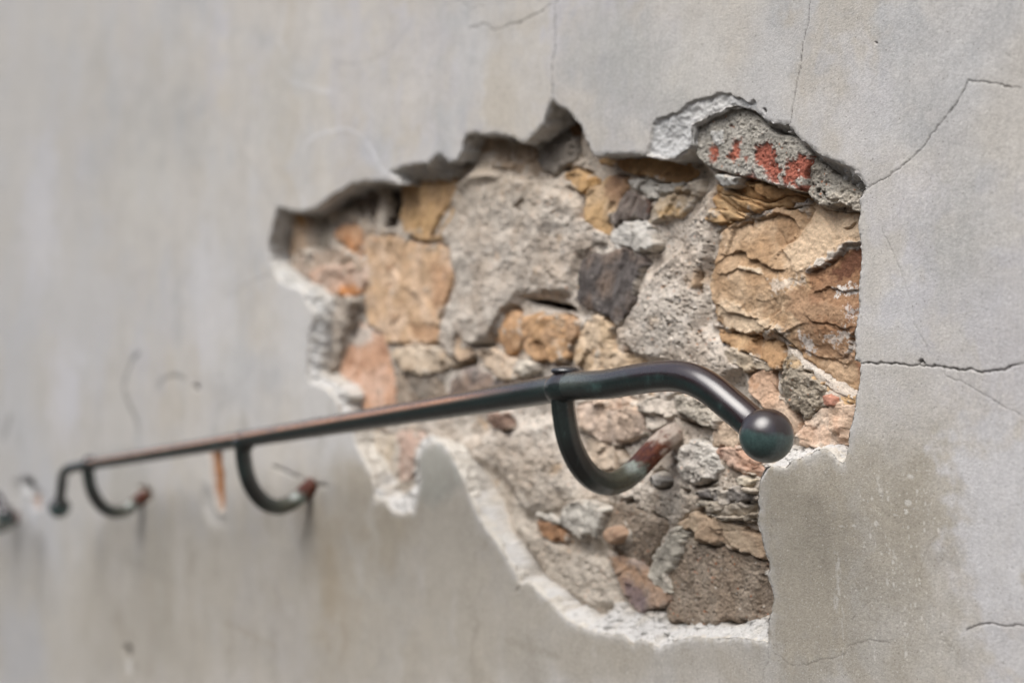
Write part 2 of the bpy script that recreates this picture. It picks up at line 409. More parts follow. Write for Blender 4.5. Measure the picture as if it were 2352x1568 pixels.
# cracks: (path, width mm, depth mm, dirt, lip)
CR = [('M 1070,1540 1090,1510 1130,1470 1190,1440 1280,1390 1320,1350 1380,1325 1420,1280 1480,1240 1540,1180 1580,1130 1620,1080 1680,1000 1740,930 1790,870 1840,800 1860,770 1890,710 1930,630 1990,640 2090,650 2200,670 2352,700', .9, 3, .8, .5),
      ('I 1050,-5 1020,30 1020,110 1018,190 1022,260 1020,400 1000,470 995,560 1000,640 998,770', 1.4, 3.5, .85, .5),
      ('I 1000,25 960,55 920,85 870,115 800,150 750,178 690,185 640,200 600,225 530,240 500,200 450,185 400,215 340,225', 1.05, 3.5, .85, .6),
      ('I 130,30 190,40 240,5 280,0 320,40 340,80 380,75 430,45 470,55', .8, 2.5, .6, .4),
      ('M 680,-10 668,60 662,100 660,180 640,260 620,350 612,460 600,540 580,620 560,720 545,820 530,900 510,1010', .9, 2.5, .75, .3),
      ('O 245,960 300,962 345,966 400,962 450,964 515,962 560,975 600,980 650,976 690,980 735,985 780,980 840,995 930,1008 1020,1003 1070,1020 1150,1026 1220,1018 1300,985 1394,955', 1.15, 6, .95, .4),
      ('O 405,0 415,60 430,90 470,150 500,230 530,300 560,390 590,480 620,560 630,680 660,750 700,810 735,900', .6, 2, .45, .3),
      ('O 830,1000 835,1045 900,1075 950,1090 1020,1130 1100,1180 1200,1230 1280,1280 1394,1335', .65, 2, .45, .4),
      ('O 935,1010 950,1085', .5, 2, .4, .2),
      ('O 660,965 680,940 690,970', 1.6, 4, .8, .2),
      ('N 788,105 850,170 920,240 1000,330 1040,390 1110,460', .35, 1, .35, .2),
      ('N 1430,570 1410,600 1380,640 1350,700 1330,760 1318,850', .45, 1.2, .45, .3),
      ('N 1318,850 1330,920 1380,970', .4, 1.5, .35, .2),
      ('N 1625,1225 1650,1195 1700,1180 1760,1165 1820,1170 1870,1190 1910,1188 1960,1175 2020,1190', .9, 4, .8, .3),
      ('N 1130,1310 1080,1295 1010,1280 940,1283 880,1300 840,1315 810,1333', .5, 1.8, .6, .3),
      ('N 830,1355 800,1380 740,1400 700,1402 640,1412 610,1430 560,1440 480,1455 440,1438 400,1410 370,1385 330,1370', .5, 1.8, .6, .3),
      ('N 298,1300 292,1340 300,1400 285,1450 265,1490 262,1568', .6, 2, .5, .2),
      ('N 990,1010 950,1040 920,1070', .4, 1.5, .5, .1), ('N 880,1100 862,1140', .4, 1.5, .5, .1),
      ('A 400,520 440,440 500,390 600,350 680,330 740,320 800,340 860,370 900,420 960,510 1010,600 1050,660 1100,690', 2.2, -.3, -.5, .3),
      ('A 850,370 835,420 830,520 818,640 805,740', .9, 2, .4, .2), ('A 420,840 400,800 440,720 480,640', .9, 2, .3, .2),
      ('A 380,820 430,930', 2.5, -.6, -.5, 0),
      ('P 952,38 935,65 915,95 890,118 860,135 830,145 790,148 760,135', 1.1, 1, .42, .2),
      ('P 640,160 670,190 720,205 760,215', 4, -.2, -.3, .2), ('P 660,0 650,40 640,90 660,130', 4, -.2, -.3, .2),
      ('L 940,180 890,230 850,330 830,420 850,490 880,560 910,620 930,700', 5, 1.5, .6, .3),
      ('L 1060,420 1090,370 1150,340 1220,345 1250,370', 4, 1, .4, .2), ('L 1480,320 1490,450 1480,540 1460,610', 2.5, 2, .3, .2),
      ('L 70,600 40,700 10,780', 9, 3, .55, .2),
      ('P 1110,1345 1090,1385 1070,1400', 1.2, 1, .25, .1), ('E 1530,1260 1500,1300', 1.5, 2, .6, 0),
      ('P 515,690 560,655 600,640 640,628', 1.5, 1, .2, .1), ('L 1830,950 1900,970 1950,1000 2030,1030', 2.5, 3, .45, .2),
      ('L 2080,1075 2200,1080', 2.5, 3, .4, .2)]
for ci, (s, w, dp, dirt, lip) in enumerate(CR):
    pts = KW(s, 0); w = w/1000*(.62 if (dirt > 0 and w < 2) else 1); dp = dp/1000
    m = near(X, Zc, pts, w*4+.006)
    if not m.any(): continue
    xm = X[m]; zm = Zc[m]
    sc_ = 1 if w < .002 else .6
    wx = xm+fbm(xm, zm, 120*sc_, 4, 200+ci, .62)*.0017/sc_; wz = zm+fbm(xm, zm, 120*sc_, 4, 300+ci, .62)*.0017/sc_
    d, pos = dline(wx, wz, pts)
    ww = w*(.75+.6*fbm(pos*40, pos*0, 1, 2, ci)+.2)*np.clip(pos*12+.35, 0, 1)*np.clip((1-pos)*12+.35, 0, 1)
    thin = np.clip(ww/.00055, .15, 1); ww = np.maximum(ww, .00055)
    k = np.exp(-(d/ww)**2)
    k = k*thin
    Y[m] += k*dp*(.9 if w > .0009 else .25)
    tgt = lin((60, 56, 52)) if dirt > 0 else lin((212, 213, 217))
    col[m] = mix(col[m], tgt, np.clip(k*1.15, 0, 1)*abs(dirt)*(.55+.45*sstep(-.3, .3, fbm(pos*14, pos*0+ci, 1, 3, ci+9)) if w < .002 else 1))
# small holes, chipped patches on the far part
def pit(s, dp, c, soft=.004, warp=.004, wf=40, amt=1., seed=7):
    global Y
    poly = KW(s, 0); m = near(X, Zc, poly, .03)
    if not m.any(): return
    d = sdf(X[m], Zc[m], poly)+fbm(X[m], Zc[m], wf, 3, seed)*warp
    k = sstep(-soft*.5, soft, d)
    Y[m] += k*dp*(1+.3*fbm(X[m], Zc[m], 60, 3, seed+1)); col[m] = mix(col[m], lin(c), k*amt)
pit('P 478,1030 505,1030 512,1100 514,1160 508,1178 498,1165 488,1130 484,1080', .012, (146, 96, 52), .005, .005, 30, 1.)
pit('P 466,1120 484,1130 498,1180 512,1180 514,1200 498,1208 478,1200 464,1160', .004, (192, 190, 186), .02, .01, 20, .8, 9)
pit('P 56,1094 74,1098 80,1122 88,1136 74,1140 60,1128 52,1110', .03, (34, 32, 30), .006, .004, 20, 1., 11)
pit('P 74,1134 96,1128 90,1166 78,1172 72,1150', .012, (150, 112, 80), .01, .008, 14, .9, 12)
pit('P 60,1150 74,1160 90,1200 78,1215 62,1180', .004, (190, 194, 202), .04, .02, 14, .7, 13)
pit('P 30,1108 44,1112 46,1150 32,1150', .01, (120, 116, 112), .05, .02, 14, .7, 14)
pit('P 446,884 455,883 457,895 448,897', .008, (70, 66, 62), .003, .002, 60, 1., 15)
pit('P 284,1480 300,1484 300,1512 290,1516', .008, (92, 88, 82), .008, .004, 40, .8, 16)
pit('P 286,1516 300,1512 304,1545 292,1550', .002, (196, 194, 190), .008, .004, 40, .8, 17)
pit('P 318,1118 340,1120 346,1142 338,1156 324,1152', .014, (104, 86, 68), .012, .008, 30, .9, 18)
pit('P 703,1100 722,1104 728,1122 722,1138 708,1130', .014, (92, 66, 50), .006, .004, 40, .9, 19)
pit('P 1752,250 1758,248 1762,256 1756,262', .003, (80, 78, 74), .001, .001, 60, .9, 20)
pit('P 2010,96 2016,94 2018,102 2012,104', .003, (110, 108, 106), .001, .001, 60, .8, 20)
pit('D 1840,1180 1920,1160 1990,1165 2050,1200 2100,1270 2130,1250 2140,1120 2040,1110 1900,1150', .0, (206, 206, 207), .002, .003, 90, .7, 23)
pit('F 1446,60 1500,20 1560,15 1510,60 1470,90 1452,130', .0015, (203, 203, 204), .002, .003, 90, .85, 24)
# pale drips and splashes on the damp zone at the right
rng = np.random.RandomState(4)
DR = [(1250, 178, 20, 12), (1232, 355, 22, 20), (1222, 418, 12, 16), (980, 580, 9, 18), (1130, 755, 8, 16), (1136, 905, 7, 14), (1095, 890, 7, 22), (1220, 1370, 9, 18), (1010, 1400, 7, 18), (1440, 540, 7, 16), (1345, 540, 5, 12), (1560, 845, 14, 9), (1240, 590, 5, 18), (1475, 1105, 9, 11), (1100, 330, 6, 14), (1295, 280, 7, 12), (1015, 1265, 5, 7), (1320, 1350, 6, 7), (1150, 440, 14, 5), (1640, 1110, 10, 9), (870, 512, 14, 9), (790, 515, 16, 6), (1020, 495, 12, 18)]
for i in range(70): DR.append((rng.uniform(930, 1620), rng.uniform(230, 1300), rng.uniform(3, 6), rng.uniform(4, 15)))
for (cx, cy, rx, ry) in DR:
    px, py = CROPS['N'][0]+cx*.3416, CROPS['N'][1]+cy*.3416
    x0, z0 = unproj(px, py, 0); Zd = D*SA-x0*CA
    rx_ = rx*.3416/F*Zd*1.5; rz_ = ry*.3416/F*Zd*1.1
    m = (np.abs(X-x0) < rx_*2) & (np.abs(Zc-z0) < rz_*2)
    if m.any():
        d = np.hypot((X[m]-x0)/rx_, (Zc[m]-z0)/rz_)+fbm(X[m], Zc[m], 300, 2, 99)*.3
        k = sstep(1.15, .75, d); col[m] = mix(col[m], lin((204, 201, 195)), k*.7)
for (bx, by, rx, ry, cc_, am_) in [(90, 520, 60, 220, (194, 194, 198), .5), (330, 430, 90, 130, (192, 189, 182), .45), (480, 700, 60, 200, (198, 197, 199), .5), (150, 900, 50, 160, (196, 196, 202), .5),
        (640, 250, 90, 120, (182, 180, 174), .4), (1420, 180, 80, 70, (172, 172, 170), .45), (1620, 200, 90, 120, (198, 196, 192), .45), (2180, 560, 100, 140, (170, 170, 168), .4), (1960, 260, 110, 120, (200, 199, 200), .45), (860, 200, 90, 120, (192, 187, 178), .4),
        (330, 1300, 90, 60, (150, 146, 138), .4), (900, 1380, 130, 60, (170, 166, 158), .45), (560, 1450, 110, 60, (158, 150, 136), .4), (1200, 1480, 120, 50, (150, 144, 132), .4), (2080, 700, 60, 150, (198, 198, 199), .4)]:
    x0, z0 = unproj(bx, by, 0); x1, z1 = unproj(bx+rx, by+ry, 0); ax_ = abs(x1-x0)+.001; az2 = abs(z1-z0)+.001
    m = (np.abs(X-x0) < ax_*2) & (np.abs(Zc-z0) < az2*2)
    if m.any():
        d = np.hypot((X[m]-x0)/ax_, (Zc[m]-z0)/az2)+fbm(X[m]*1.5, Zc[m], 16, 5, 88, .6)*.9
        col[m] = mix(col[m], lin(cc_), sstep(1.1, .3, d)*am_)
# vertical scratchy lime marks
for (cx, cy0, cy1, w, a) in [(765, 700, 1080, 16, .75), (800, 1040, 1400, 5, .5), (1015, 1010, 1130, 3, .5), (1013, 1270, 1400, 3, .7), (1216, 1180, 1390, 4, .45), (1365, 1150, 1230, 5, .5), (1135, 660, 930, 4, .6), (1045, 200, 320, 20, .5), (1610, 800, 870, 14, .5), (1500, 1060, 1200, 7, .4)]:
    p0 = unproj(CROPS['N'][0]+cx*.3416, CROPS['N'][1]+cy0*.3416, 0); p1 = unproj(CROPS['N'][0]+(cx+rng.uniform(-8, 8))*.3416, CROPS['N'][1]+cy1*.3416, 0)
    wm = w*.3416/F*1.3
    m = (X > min(p0[0], p1[0])-wm*4-.004) & (X < max(p0[0], p1[0])+wm*4+.004) & (Zc < p0[1]+.01) & (Zc > p1[1]-.01)
    if m.any():
        d, _ = dline(X[m]+fbm(X[m], Zc[m], 60, 3, 5)*.004, Zc[m], [p0, p1])
        k = np.exp(-(d/wm)**2)*sstep(-.25, .35, fbm(X[m]*2.2, Zc[m], 160, 3, 6)+.1)
        col[m] = mix(col[m], lin((204, 202, 197)), k*a)
# hairy mottling of the finish coat
col = col*(1+.04*fbm(X*1.4, Zc, 90, 3, 90)+.03*fbm(X, Zc*.3, 110, 2, 91))[..., None]
keep = sdA < .0012
# pull the border vertices on to the exact outline
gx = np.gradient(sdA, axis=1)/np.where(np.gradient(X, axis=1) == 0, 1, np.gradient(X, axis=1))
gz = np.gradient(sdA, axis=0)/np.where(np.gradient(Zc, axis=0) == 0, -1, np.gradient(Zc, axis=0))
b = keep & (sdA > -.0010); s_ = np.clip(sdA, -.0012, .0012)
X2 = np.where(b, X-s_*np.clip(gx, -1, 1), X); Z2 = np.where(b, Zc-s_*np.clip(gz, -1, 1), Zc)
link('plaster_coat', grid_mesh('plaster_coat', X2, Y, Z2, keep, col*1.0), M_PLASTER, wall,
     'smooth weathered grey lime plaster, sand coloured and damp below the handrail, with fine cracks')
del U, V, X, Zc, Y, col, X2, Z2, sdA, gx, gz, sp, n1, n2, n3, n4

# ---- broken edge of the plaster
def rim_mesh():
    # the sloping rim plus the sheer cut face that runs round the whole hole
    P_ = PA; n = len(P_); pts = []
    for i in range(n):
        a, b = P_[i], P_[(i+1) % n]; k = max(1, int(np.linalg.norm(b-a)/.0011))
        for j in range(k): pts.append(a+(b-a)*j/k)
    pts = np.array(pts); m = len(pts)
    # same outline warp as the coat: solve w(p) = q by two fixed point steps
    q = pts.copy()
    for _ in range(3):
        q = pts-np.stack(ow(q[:, 0], q[:, 1]), 1)
    e = np.roll(q, -2, 0)-np.roll(q, 2, 0); e /= np.linalg.norm(e, axis=1)[:, None]+1e-9
    area = .5*np.sum(P_[:, 0]*np.roll(P_[:, 1], -1)-np.roll(P_[:, 0], -1)*P_[:, 1]); sg = 1 if area > 0 else -1
    nin = sg*np.stack([-e[:, 1], e[:, 0]], 1)
    rows = 26; yy = np.linspace(-.0002, .050, rows)
    arc = np.arange(m)*.0011
    by = base_y(q[:, 0], q[:, 1])+.0008
    spq = sdf(q[:, 0], q[:, 1], KW(SP, 0)); by = by+np.where(spq > 0, .0034, 0)
    R_ = []; C_ = []
    for i, y in enumerate(yy):
        ya = np.maximum(np.full(m, y), by)
        am = min(1, i/3.)
        off = .0002+am*(fbm(arc, ya, 90, 5, 611, .65)*.0042+fbm(arc, ya, 420, 2, 612)*.0009+.0008)-.10*max(0, y-.004)
        p = q+nin*off[:, None]
        R_.append(np.stack([p[:, 0], ya, p[:, 1]], 1))
        top = sstep(CZ+.09, CZ+.13, p[:, 1])
        c = mix(np.broadcast_to(lin((206, 201, 192)), (m, 3)), np.broadcast_to(lin((206, 205, 202)), (m, 3)), top)
        c = mix(c, lin((170, 160, 146)), sstep(.1, .6, fbm(arc, ya, 70, 4, 613))*.6)
        C_.append(c)
    V_ = np.concatenate(R_); C2 = np.concatenate(C_)
    idx = np.arange(rows*m).reshape(rows, m); nx = np.roll(idx, -1, 1)
    Q1 = np.stack([idx[:-1], idx[1:], nx[1:], nx[:-1]], -1).reshape(-1, 4)
    X, Y, Z, keep, col = RIM
    r, c = X.shape; fk = keep[:-1, :-1] & keep[1:, :-1] & keep[1:, 1:] & keep[:-1, 1:]
    ix = np.arange(r*c).reshape(r, c)
    Q2 = np.stack([ix[:-1, :-1][fk], ix[1:, :-1][fk], ix[1:, 1:][fk], ix[:-1, 1:][fk]], 1)
    used = np.zeros(r*c, bool); used[Q2.ravel()] = True; mp = np.cumsum(used)-1
    co = np.stack([X.ravel(), Y.ravel(), Z.ravel()], 1)[used]
    return mesh_np('broken_plaster_edge', np.concatenate([co, V_]), np.concatenate([mp[Q2], Q1+len(co)]), np.concatenate([col.reshape(-1, 3)[used], C2]))
us = np.arange(600, 2010, 1.75); vs = np.arange(205, 1500, 1.75)
U, V = np.meshgrid(us, vs); X, Zc = unproj(U, V, .008)
sA = hole_sdf(X, Zc, PA); sB = hole_sdf(X, Zc, PB, 1.2)+fbm(X, Zc, 90, 5, 407, .62)*.0036
a = np.clip(sA, 0, 1); bb = np.clip(-sB, 0, 1)
s = a/(a+bb+1e-6); s = np.where(sB > 0, 1.0, s)
wid = a+bb
def blur(a, k, n):
    for _ in range(n):
        for ax in (0, 1):
            c = np.cumsum(np.pad(a, [(k+1, k) if i == ax else (0, 0) for i in (0, 1)], mode='edge'), axis=ax)
            a = (np.take(c, range(2*k+1, c.shape[ax]), axis=ax)-np.take(c, range(0, c.shape[ax]-2*k-1), axis=ax))/(2*k+1)
    return a
sb = blur(s, 5, 2); s = s+(sb-s)*sstep(.004, .011, wid)*sstep(0, .003, a)*np.where(sB > 0, 0, 1)
s2 = np.clip(s+fbm(X, Zc, 60, 4, 401)*.28*sstep(.004, .012, wid)*np.sin(np.pi*s), 0, 1)
prof = s2**.85
DEP = .027
Y = base_y(X, Zc)+.0012+prof*(DEP-.014*sstep(-1.58, -1.66, X)*sstep(CZ+.112, CZ+.095, Zc))+np.clip(sB, 0, 1)*4
rough = sstep(.0, .35, s)*sstep(.003, .010, wid)
Y = Y+rough*(fbm(X, Zc, 120, 5, 402, .66)*.0085+fbm(X, Zc, 420, 2, 403)*.0014-.003*(ridge(X, Zc, 45, 3, 409)-.3))
Y = np.where(sA <= 0, base_y(X, Zc)+.0026, Y)
keep = (sA > -.0018) & (sB < .006)
tone = fbm(X, Zc, 30, 4, 404); lowz = Zc < CZ-.02
top = sstep(CZ+.0, CZ+.09, Zc)
wh = lin((200, 198, 195)); gr = lin((192, 191, 188)); cr = lin((192, 185, 173))
col = mix(np.broadcast_to(wh, X.shape+(3,)), np.broadcast_to(gr, X.shape+(3,)), np.clip(top*.8+sstep(.1, .7, tone)*.35, 0, 1))
col = mix(col, cr, sstep(.0, .6, fbm(X, Zc, 45, 3, 405))*.5)
col = mix(col, lin((176, 166, 152)), sstep(.62, .98, s)*(1-top)*.55*sstep(-.4, .3, tone+.2))
col = mix(col, lin((166, 160, 150)), top*sstep(.3, .9, s)*.4)
# grey sand layer on the lip below and right of the brick
lm = sdf_local(X, Zc, KW('B 1480,120 2300,700 2300,940 2200,900 1600,400', .01), .02)
col = np.where((lm > 0)[..., None], mix(col, lin((186, 184, 180)), np.full(X.shape, .75)), col)
RIM = (X, Y, Zc, keep, col)
link('broken_plaster_edge', rim_mesh(), M_EDGE, wall, 'crumbling white and grey broken rim of the plaster around the hole')

# ------------------------------------------------------------------ stones
STN = []   # (polygon in wall coordinates, face depth)
def ledge(X, Z, line, amp, decay, seed):
    """a broken step: the rock above the line stands proud, below it falls back and recovers"""
    line = np.array(line); m = near(X, Z, line, decay*4)
    dy = np.zeros(X.shape); ed = np.zeros(X.shape)
    if not m.any(): return dy, ed
    x = X[m]+fbm(X[m], Z[m], 70, 4, seed+91, .6)*.0030; z = Z[m]+fbm(X[m], Z[m], 70, 4, seed+92, .6)*.0030
    best = np.full(x.shape, 1e9); side = np.zeros(x.shape); pos = np.zeros(x.shape); n = len(line)-1
    for i in range(n):
        a, b = line[i], line[i+1]; e = b-a; L = e.dot(e)+1e-12
        t = np.clip(((x-a[0])*e[0]+(z-a[1])*e[1])/L, 0, 1)
        d = np.hypot(x-a[0]-t*e[0], z-a[1]-t*e[1]); k = d < best
        best = np.where(k, d, best); side = np.where(k, (x-a[0])*e[1]-(z-a[1])*e[0], side); pos = np.where(k, (i+t)/n, pos)
    f = np.clip(np.minimum(pos, 1-pos)*5, 0, 1)
    lo = side > 0
    dy[m] = np.where(lo, amp*np.exp(-best/decay)*sstep(0, .0007, best), -amp*.25*np.exp(-best/(decay*.5)))*f
    ed[m] = np.exp(-(best/.0008)**2)*f
    return dy, ed
DESAT = .20
def soften(c):
    c = np.array(c, float); g = c.mean(); return tuple(c*(1-DESAT)+(g+6)*DESAT+np.array([4, -1.5, 0])*min(1, max(0, (c[0]-c[2]-25)/30)))
def stone(name, label, s, y0=.02, h=.016, c1=(190, 160, 120), c2=(200, 180, 150), c3=(120, 90, 60), style='rough', r=.007,
          facets=6, am=.008, rot=None, seed=1, patches=(), mat=None, warp=.0027, smear=.10, step=1.9, tilt=(0, 0), noise_a=1.0, pc=(.5, .3), ledges=None):
    rs = np.random.RandomState(seed); r = r*.5; c1, c2, c3 = soften(c1), soften(c2), soften(c3)
    p = np.array(K(s)); poly = KW(s, y0+.002)
    STN.append((poly, y0))
    us = np.arange(p[:, 0].min()-16, p[:, 0].max()+16, step); vs = np.arange(p[:, 1].min()-16, p[:, 1].max()+16, step)
    U, V = np.meshgrid(us, vs); X, Z = unproj(U, V, y0+.002)
    wx = X+fbm(X, Z, 55, 3, seed+11)*warp+fbm(X, Z, 240, 2, seed+12)*warp*.35
    wz = Z+fbm(X, Z, 55, 3, seed+21)*warp+fbm(X, Z, 240, 2, seed+22)*warp*.35
    if warp > .0015:
        _a, _b, hh, _c, _d = worley(X, Z, 85, seed+13)
        wx = wx+((hh & 255)/255.-.5)*.0050; wz = wz+(((hh >> 8) & 255)/255.-.5)*.0050
    sd = sdf(wx, wz, poly)+.0012
    c0 = poly.mean(0); size = max(np.ptp(poly[:, 0]), np.ptp(poly[:, 1]))
    e = np.clip(sd/r, 0, 1); prof = np.sqrt(np.clip(1-(1-e)**2, 0, 1))
    fx = (wx-c0[0])/size+fbm(X, Z, 30, 2, seed+31)*.06; fz = (wz-c0[1])/size+fbm(X, Z, 30, 2, seed+32)*.06
    # chiselled face: lowest of several tilted planes
    H = np.full(X.shape, 1.)
    for k in range(facets):
        an = rs.uniform(0, math.tau); sl_ = rs.uniform(.4, 1.6)
        H = np.minimum(H, rs.uniform(.0, .45)-sl_*(fx*math.cos(an)+fz*math.sin(an)))
    H = np.clip(H, -1.0, .5)
    Yv = y0-am*(H-.1)+h*(1-prof)+np.where(sd < 0, -sd*2.5, 0)
    Yv = Yv+tilt[0]*(X-c0[0])+tilt[1]*(Z-c0[1])
    if style == 'strata':
        an = math.radians(rot or 15); q = (X-c0[0])*math.sin(an)+(Z-c0[1])*math.cos(an)
        q = q+fbm(X*.6, Z, 22, 4, seed+41)*.012
        w_, w2, hid, dx, dz = worley(X*.35+q*0, q*2.2, 55, seed+42)
        lv = ((hid >> 5) & 255)/255.
        Yv = Yv-am*.9*(lv-.5)-dz*.0020+.003*np.exp(-((w2-w_)/.10)**2)+fbm(X, Z, 90, 4, seed+43)*.0016
        edge_dark = np.exp(-((w2-w_)/.07)**2)
    elif style == 'flake':
        an = math.radians(rot or 25)
        Xq = X-c0[0]; Zq = Z-c0[1]; xr = Xq*math.cos(an)+Zq*math.sin(an); zr = -Xq*math.sin(an)+Zq*math.cos(an)
        edge_dark = np.zeros(X.shape)
        for k in range(4 if ledges is None else 0):
            c_ = rs.uniform(-.38, .38, 2)*size; L_ = rs.uniform(.25, .6)*size; th = math.radians(rot or 25)+rs.uniform(-.4, .4)
            npt = 7; tt = np.linspace(-.5, .5, npt); wob = rs.uniform(-.10, .10, npt)*size*.6
            line = [(c0[0]+c_[0]+t_*L_*math.cos(th)-w0*math.sin(th), c0[1]+c_[1]*.7+t_*L_*math.sin(th)+w0*math.cos(th)) for t_, w0 in zip(tt, wob)]
            dy, ed = ledge(X, Z, line, .0028, rs.uniform(.006, .016), seed+k)
            Yv = Yv+dy; edge_dark = np.maximum(edge_dark, ed*.5)
        w_, w2, hid, dx, dz = worley(X+fbm(X, Z, 14, 2, seed+46)*.02, Z+fbm(X, Z, 14, 2, seed+47)*.02, 19, seed+48)
        Yv = Yv+(dx*((hid & 255)/255.-.5)+dz*(((hid >> 8) & 255)/255.-.5))*.009+(((hid >> 16) & 255)/255.-.5)*.0016
        Yv = Yv+fbm(X, Z, 42, 4, seed+44, .5)*.0018+fbm(X, Z, 210, 3, seed+49)*.0006
    elif style == 'fibre':
        an = math.radians(rot or 80)
        Xq = X-c0[0]; Zq = Z-c0[1]; xr = Xq*math.cos(an)+Zq*math.sin(an); zr = -Xq*math.sin(an)+Zq*math.cos(an)
        Yv = Yv+fbm(xr*.25, zr, 150, 4, seed+41)*.0032+fbm(X, Z, 50, 4, seed+42)*.002
        edge_dark = sstep(.1, .6, fbm(xr*.2, zr, 170, 3, seed+43))
    elif style == 'gravel':
        w_, w2, hid, dx, dz = worley(X, Z, 260, seed+42)
        pr = ((hid & 7) < 2)
        Yv = Yv+fbm(X, Z, 70, 5, seed+41, .6)*.0042*noise_a+fbm(X, Z, 420, 3, seed+43)*.0007-pr*.0016*np.clip(1-w_*2.2, 0, 1)+((hid & 31) == 3)*.003*np.clip(1-w_*2.4, 0, 1)
        edge_dark = ((hid & 31) == 3)*np.clip(1-w_*2.2, 0, 1)
    else:
        w_, w2, hid, dx, dz = worley(wx+fbm(X, Z, 40, 2, seed)*.01, wz, 28, seed+42)
        gx_ = ((hid & 255)/255.-.5); gz_ = (((hid >> 8) & 255)/255.-.5)
        Yv = Yv+(dx*gx_+dz*gz_)*.012*(.4+.6*noise_a)+(((hid >> 16) & 255)/255.-.5)*.0026*noise_a+fbm(X, Z, 75, 5, seed+41, .55)*.0024*noise_a
        edge_dark = np.exp(-((w2-w_)/.05)**2)*.25
    for (ls, amp_, dec_) in (ledges or []):
        dy, ed = ledge(X, Z, KW(ls, y0), amp_, dec_, seed+5)
        Yv = Yv+dy; edge_dark = np.maximum(edge_dark, ed*.6)
    C1, C2, C3 = lin(c1), lin(c2), lin(c3)
    m1 = sstep(-.35, .45, fbm(X, Z, 24, 4, seed+51)+(pc[0]-.5)*1.4)
    col = mix(np.broadcast_to(C1, X.shape+(3,)), np.broadcast_to(C2, X.shape+(3,)), m1)
    m2 = sstep(.55-pc[1], .95-pc[1]*.5, fbm(X, Z, 48, 5, seed+52, .6)+.1)
    col = mix(col, C3, m2*.75)
    col = mix(col, C3, np.clip(edge_dark, 0, 1)*.45)
    col = col*(1+.12*fbm(X, Z, 260, 3, seed+53)+.08*fbm(X, Z, 70, 3, seed+54))[..., None]
    if smear:
        k = sstep(.5-smear, .75-smear*.6, fbm(X, Z, 40, 5, seed+61, .6)+np.exp(-np.clip(sd, 0, 1)/.0045)*.5)
        if mat is M_GRAVEL: k = k*.25
        col = mix(col, lin((190, 181, 169)), k*.85); Yv = Yv-k*.0014*(1+fbm(X, Z, 200, 3, seed+62))
    for pt in patches:  # mineral veins, crusts and stains traced one by one
        ps, pcx = pt[0], pt[1]; soft = pt[2] if len(pt) > 2 else .0015; wp = pt[3] if len(pt) > 3 else .003
        am_ = pt[4] if len(pt) > 4 else 1.; ry = pt[5] if len(pt) > 5 else 0.; wf = pt[6] if len(pt) > 6 else 120
        pp = KW(ps, y0); m = near(X, Z, pp, .012)
        if not m.any(): continue
        d = sdf(X[m], Z[m], pp)+fbm(X[m], Z[m], wf, 5, seed+71, .6)*wp*1.6
        k = sstep(-soft, soft, d)*am_
        col[m] = mix(col[m], lin(soften(pcx)), k); Yv[m] += k*ry
    if mat is M_GRAVEL or style == 'gravel': pass
    keep = sd > -.006
    Yv = np.where(sd < -.0045, Yv+.035, Yv)
    return link(name, grid_mesh(name, X, Yv, Z, keep, col), mat or M_STONE, wall, label)

S = stone
# brick crusted with mortar
S('brick', 'orange red brick half hidden under a crust of grey mortar',
  'B 1030,290 1060,245 1100,215 1180,180 1290,130 1400,135 1490,170 1560,240 1610,300 1660,340 1780,345 1850,410 1900,470 1890,560 1852,640 1852,742 1800,750 1700,732 1600,702 1480,668 1380,650 1280,628 1190,600 1130,570 1065,515 1030,430',
  .008, .026, (170, 164, 152), (182, 176, 165), (150, 143, 130), 'gravel', .007, 3, .004, seed=101, mat=M_GRAVEL, warp=.001, noise_a=.45,
  patches=[('B 1140,440 1180,415 1200,450 1195,520 1165,560 1145,500', (172, 98, 74), .0010, .0034, 1, .0012, 230),
           ('B 1320,378 1385,380 1352,420 1370,480 1340,525 1300,532 1280,490 1312,450', (172, 98, 74), .0010, .0030, 1, .0012, 230),
           ('B 1490,430 1540,405 1600,405 1620,450 1650,490 1625,520 1640,560 1680,590 1670,640 1640,695 1580,670 1550,600 1500,550 1472,500', (170, 96, 74), .0010, .0040, 1, .0015, 210),
           ('B 1718,530 1790,520 1805,478 1850,500 1898,520 1880,590 1850,640 1800,655 1750,690 1700,735 1685,690 1690,640 1712,580', (170, 96, 74), .0010, .0040, 1, .0015, 210),
           ('B 1180,585 1290,625 1400,640 1460,605 1480,670 1380,668 1190,618', (160, 78, 52), .001, .003, .95, .002),
           ('B 1290,270 1310,265 1312,285 1295,288', (120, 62, 42), .0008, .001, 1, .002),
           ('B 1395,500 1425,500 1415,540', (190, 110, 82), .0008, .002, .8, .0),
           ('B 1770,700 1850,700 1850,745 1780,745', (140, 72, 50), .001, .003, .9, .001),
           ('B 1160,340 1240,320 1250,400 1200,420 1165,390', (205, 204, 200), .001, .004, .8, -.001),
           ('B 1250,560 1450,560 1600,680 1700,720 1500,660 1300,620', (192, 188, 180), .004, .006, .5, 0)])
S('stone', 'grey sandy lump right of the brick with small dark holes',
  'B 1900,455 1960,520 2060,600 2150,690 2270,770 2300,900 2230,900 2100,850 2000,860 1920,850 1870,790 1862,720 1862,620',
  .013, .024, (160, 152, 138), (172, 166, 154), (120, 112, 100), 'gravel', .008, 3, .006, seed=102, mat=M_GRAVEL,
  patches=[('B 2030,780 2120,770 2240,780 2240,890 2100,860 1990,850 1930,840', (198, 188, 170), .002, .004, .85, -.002),
           ('B 1925,735 1950,735 1950,760 1928,758', (48, 42, 38), .001, .001, 1, .006), ('B 1970,755 2000,750 2000,780 1975,785', (52, 44, 38), .001, .001, 1, .006)])
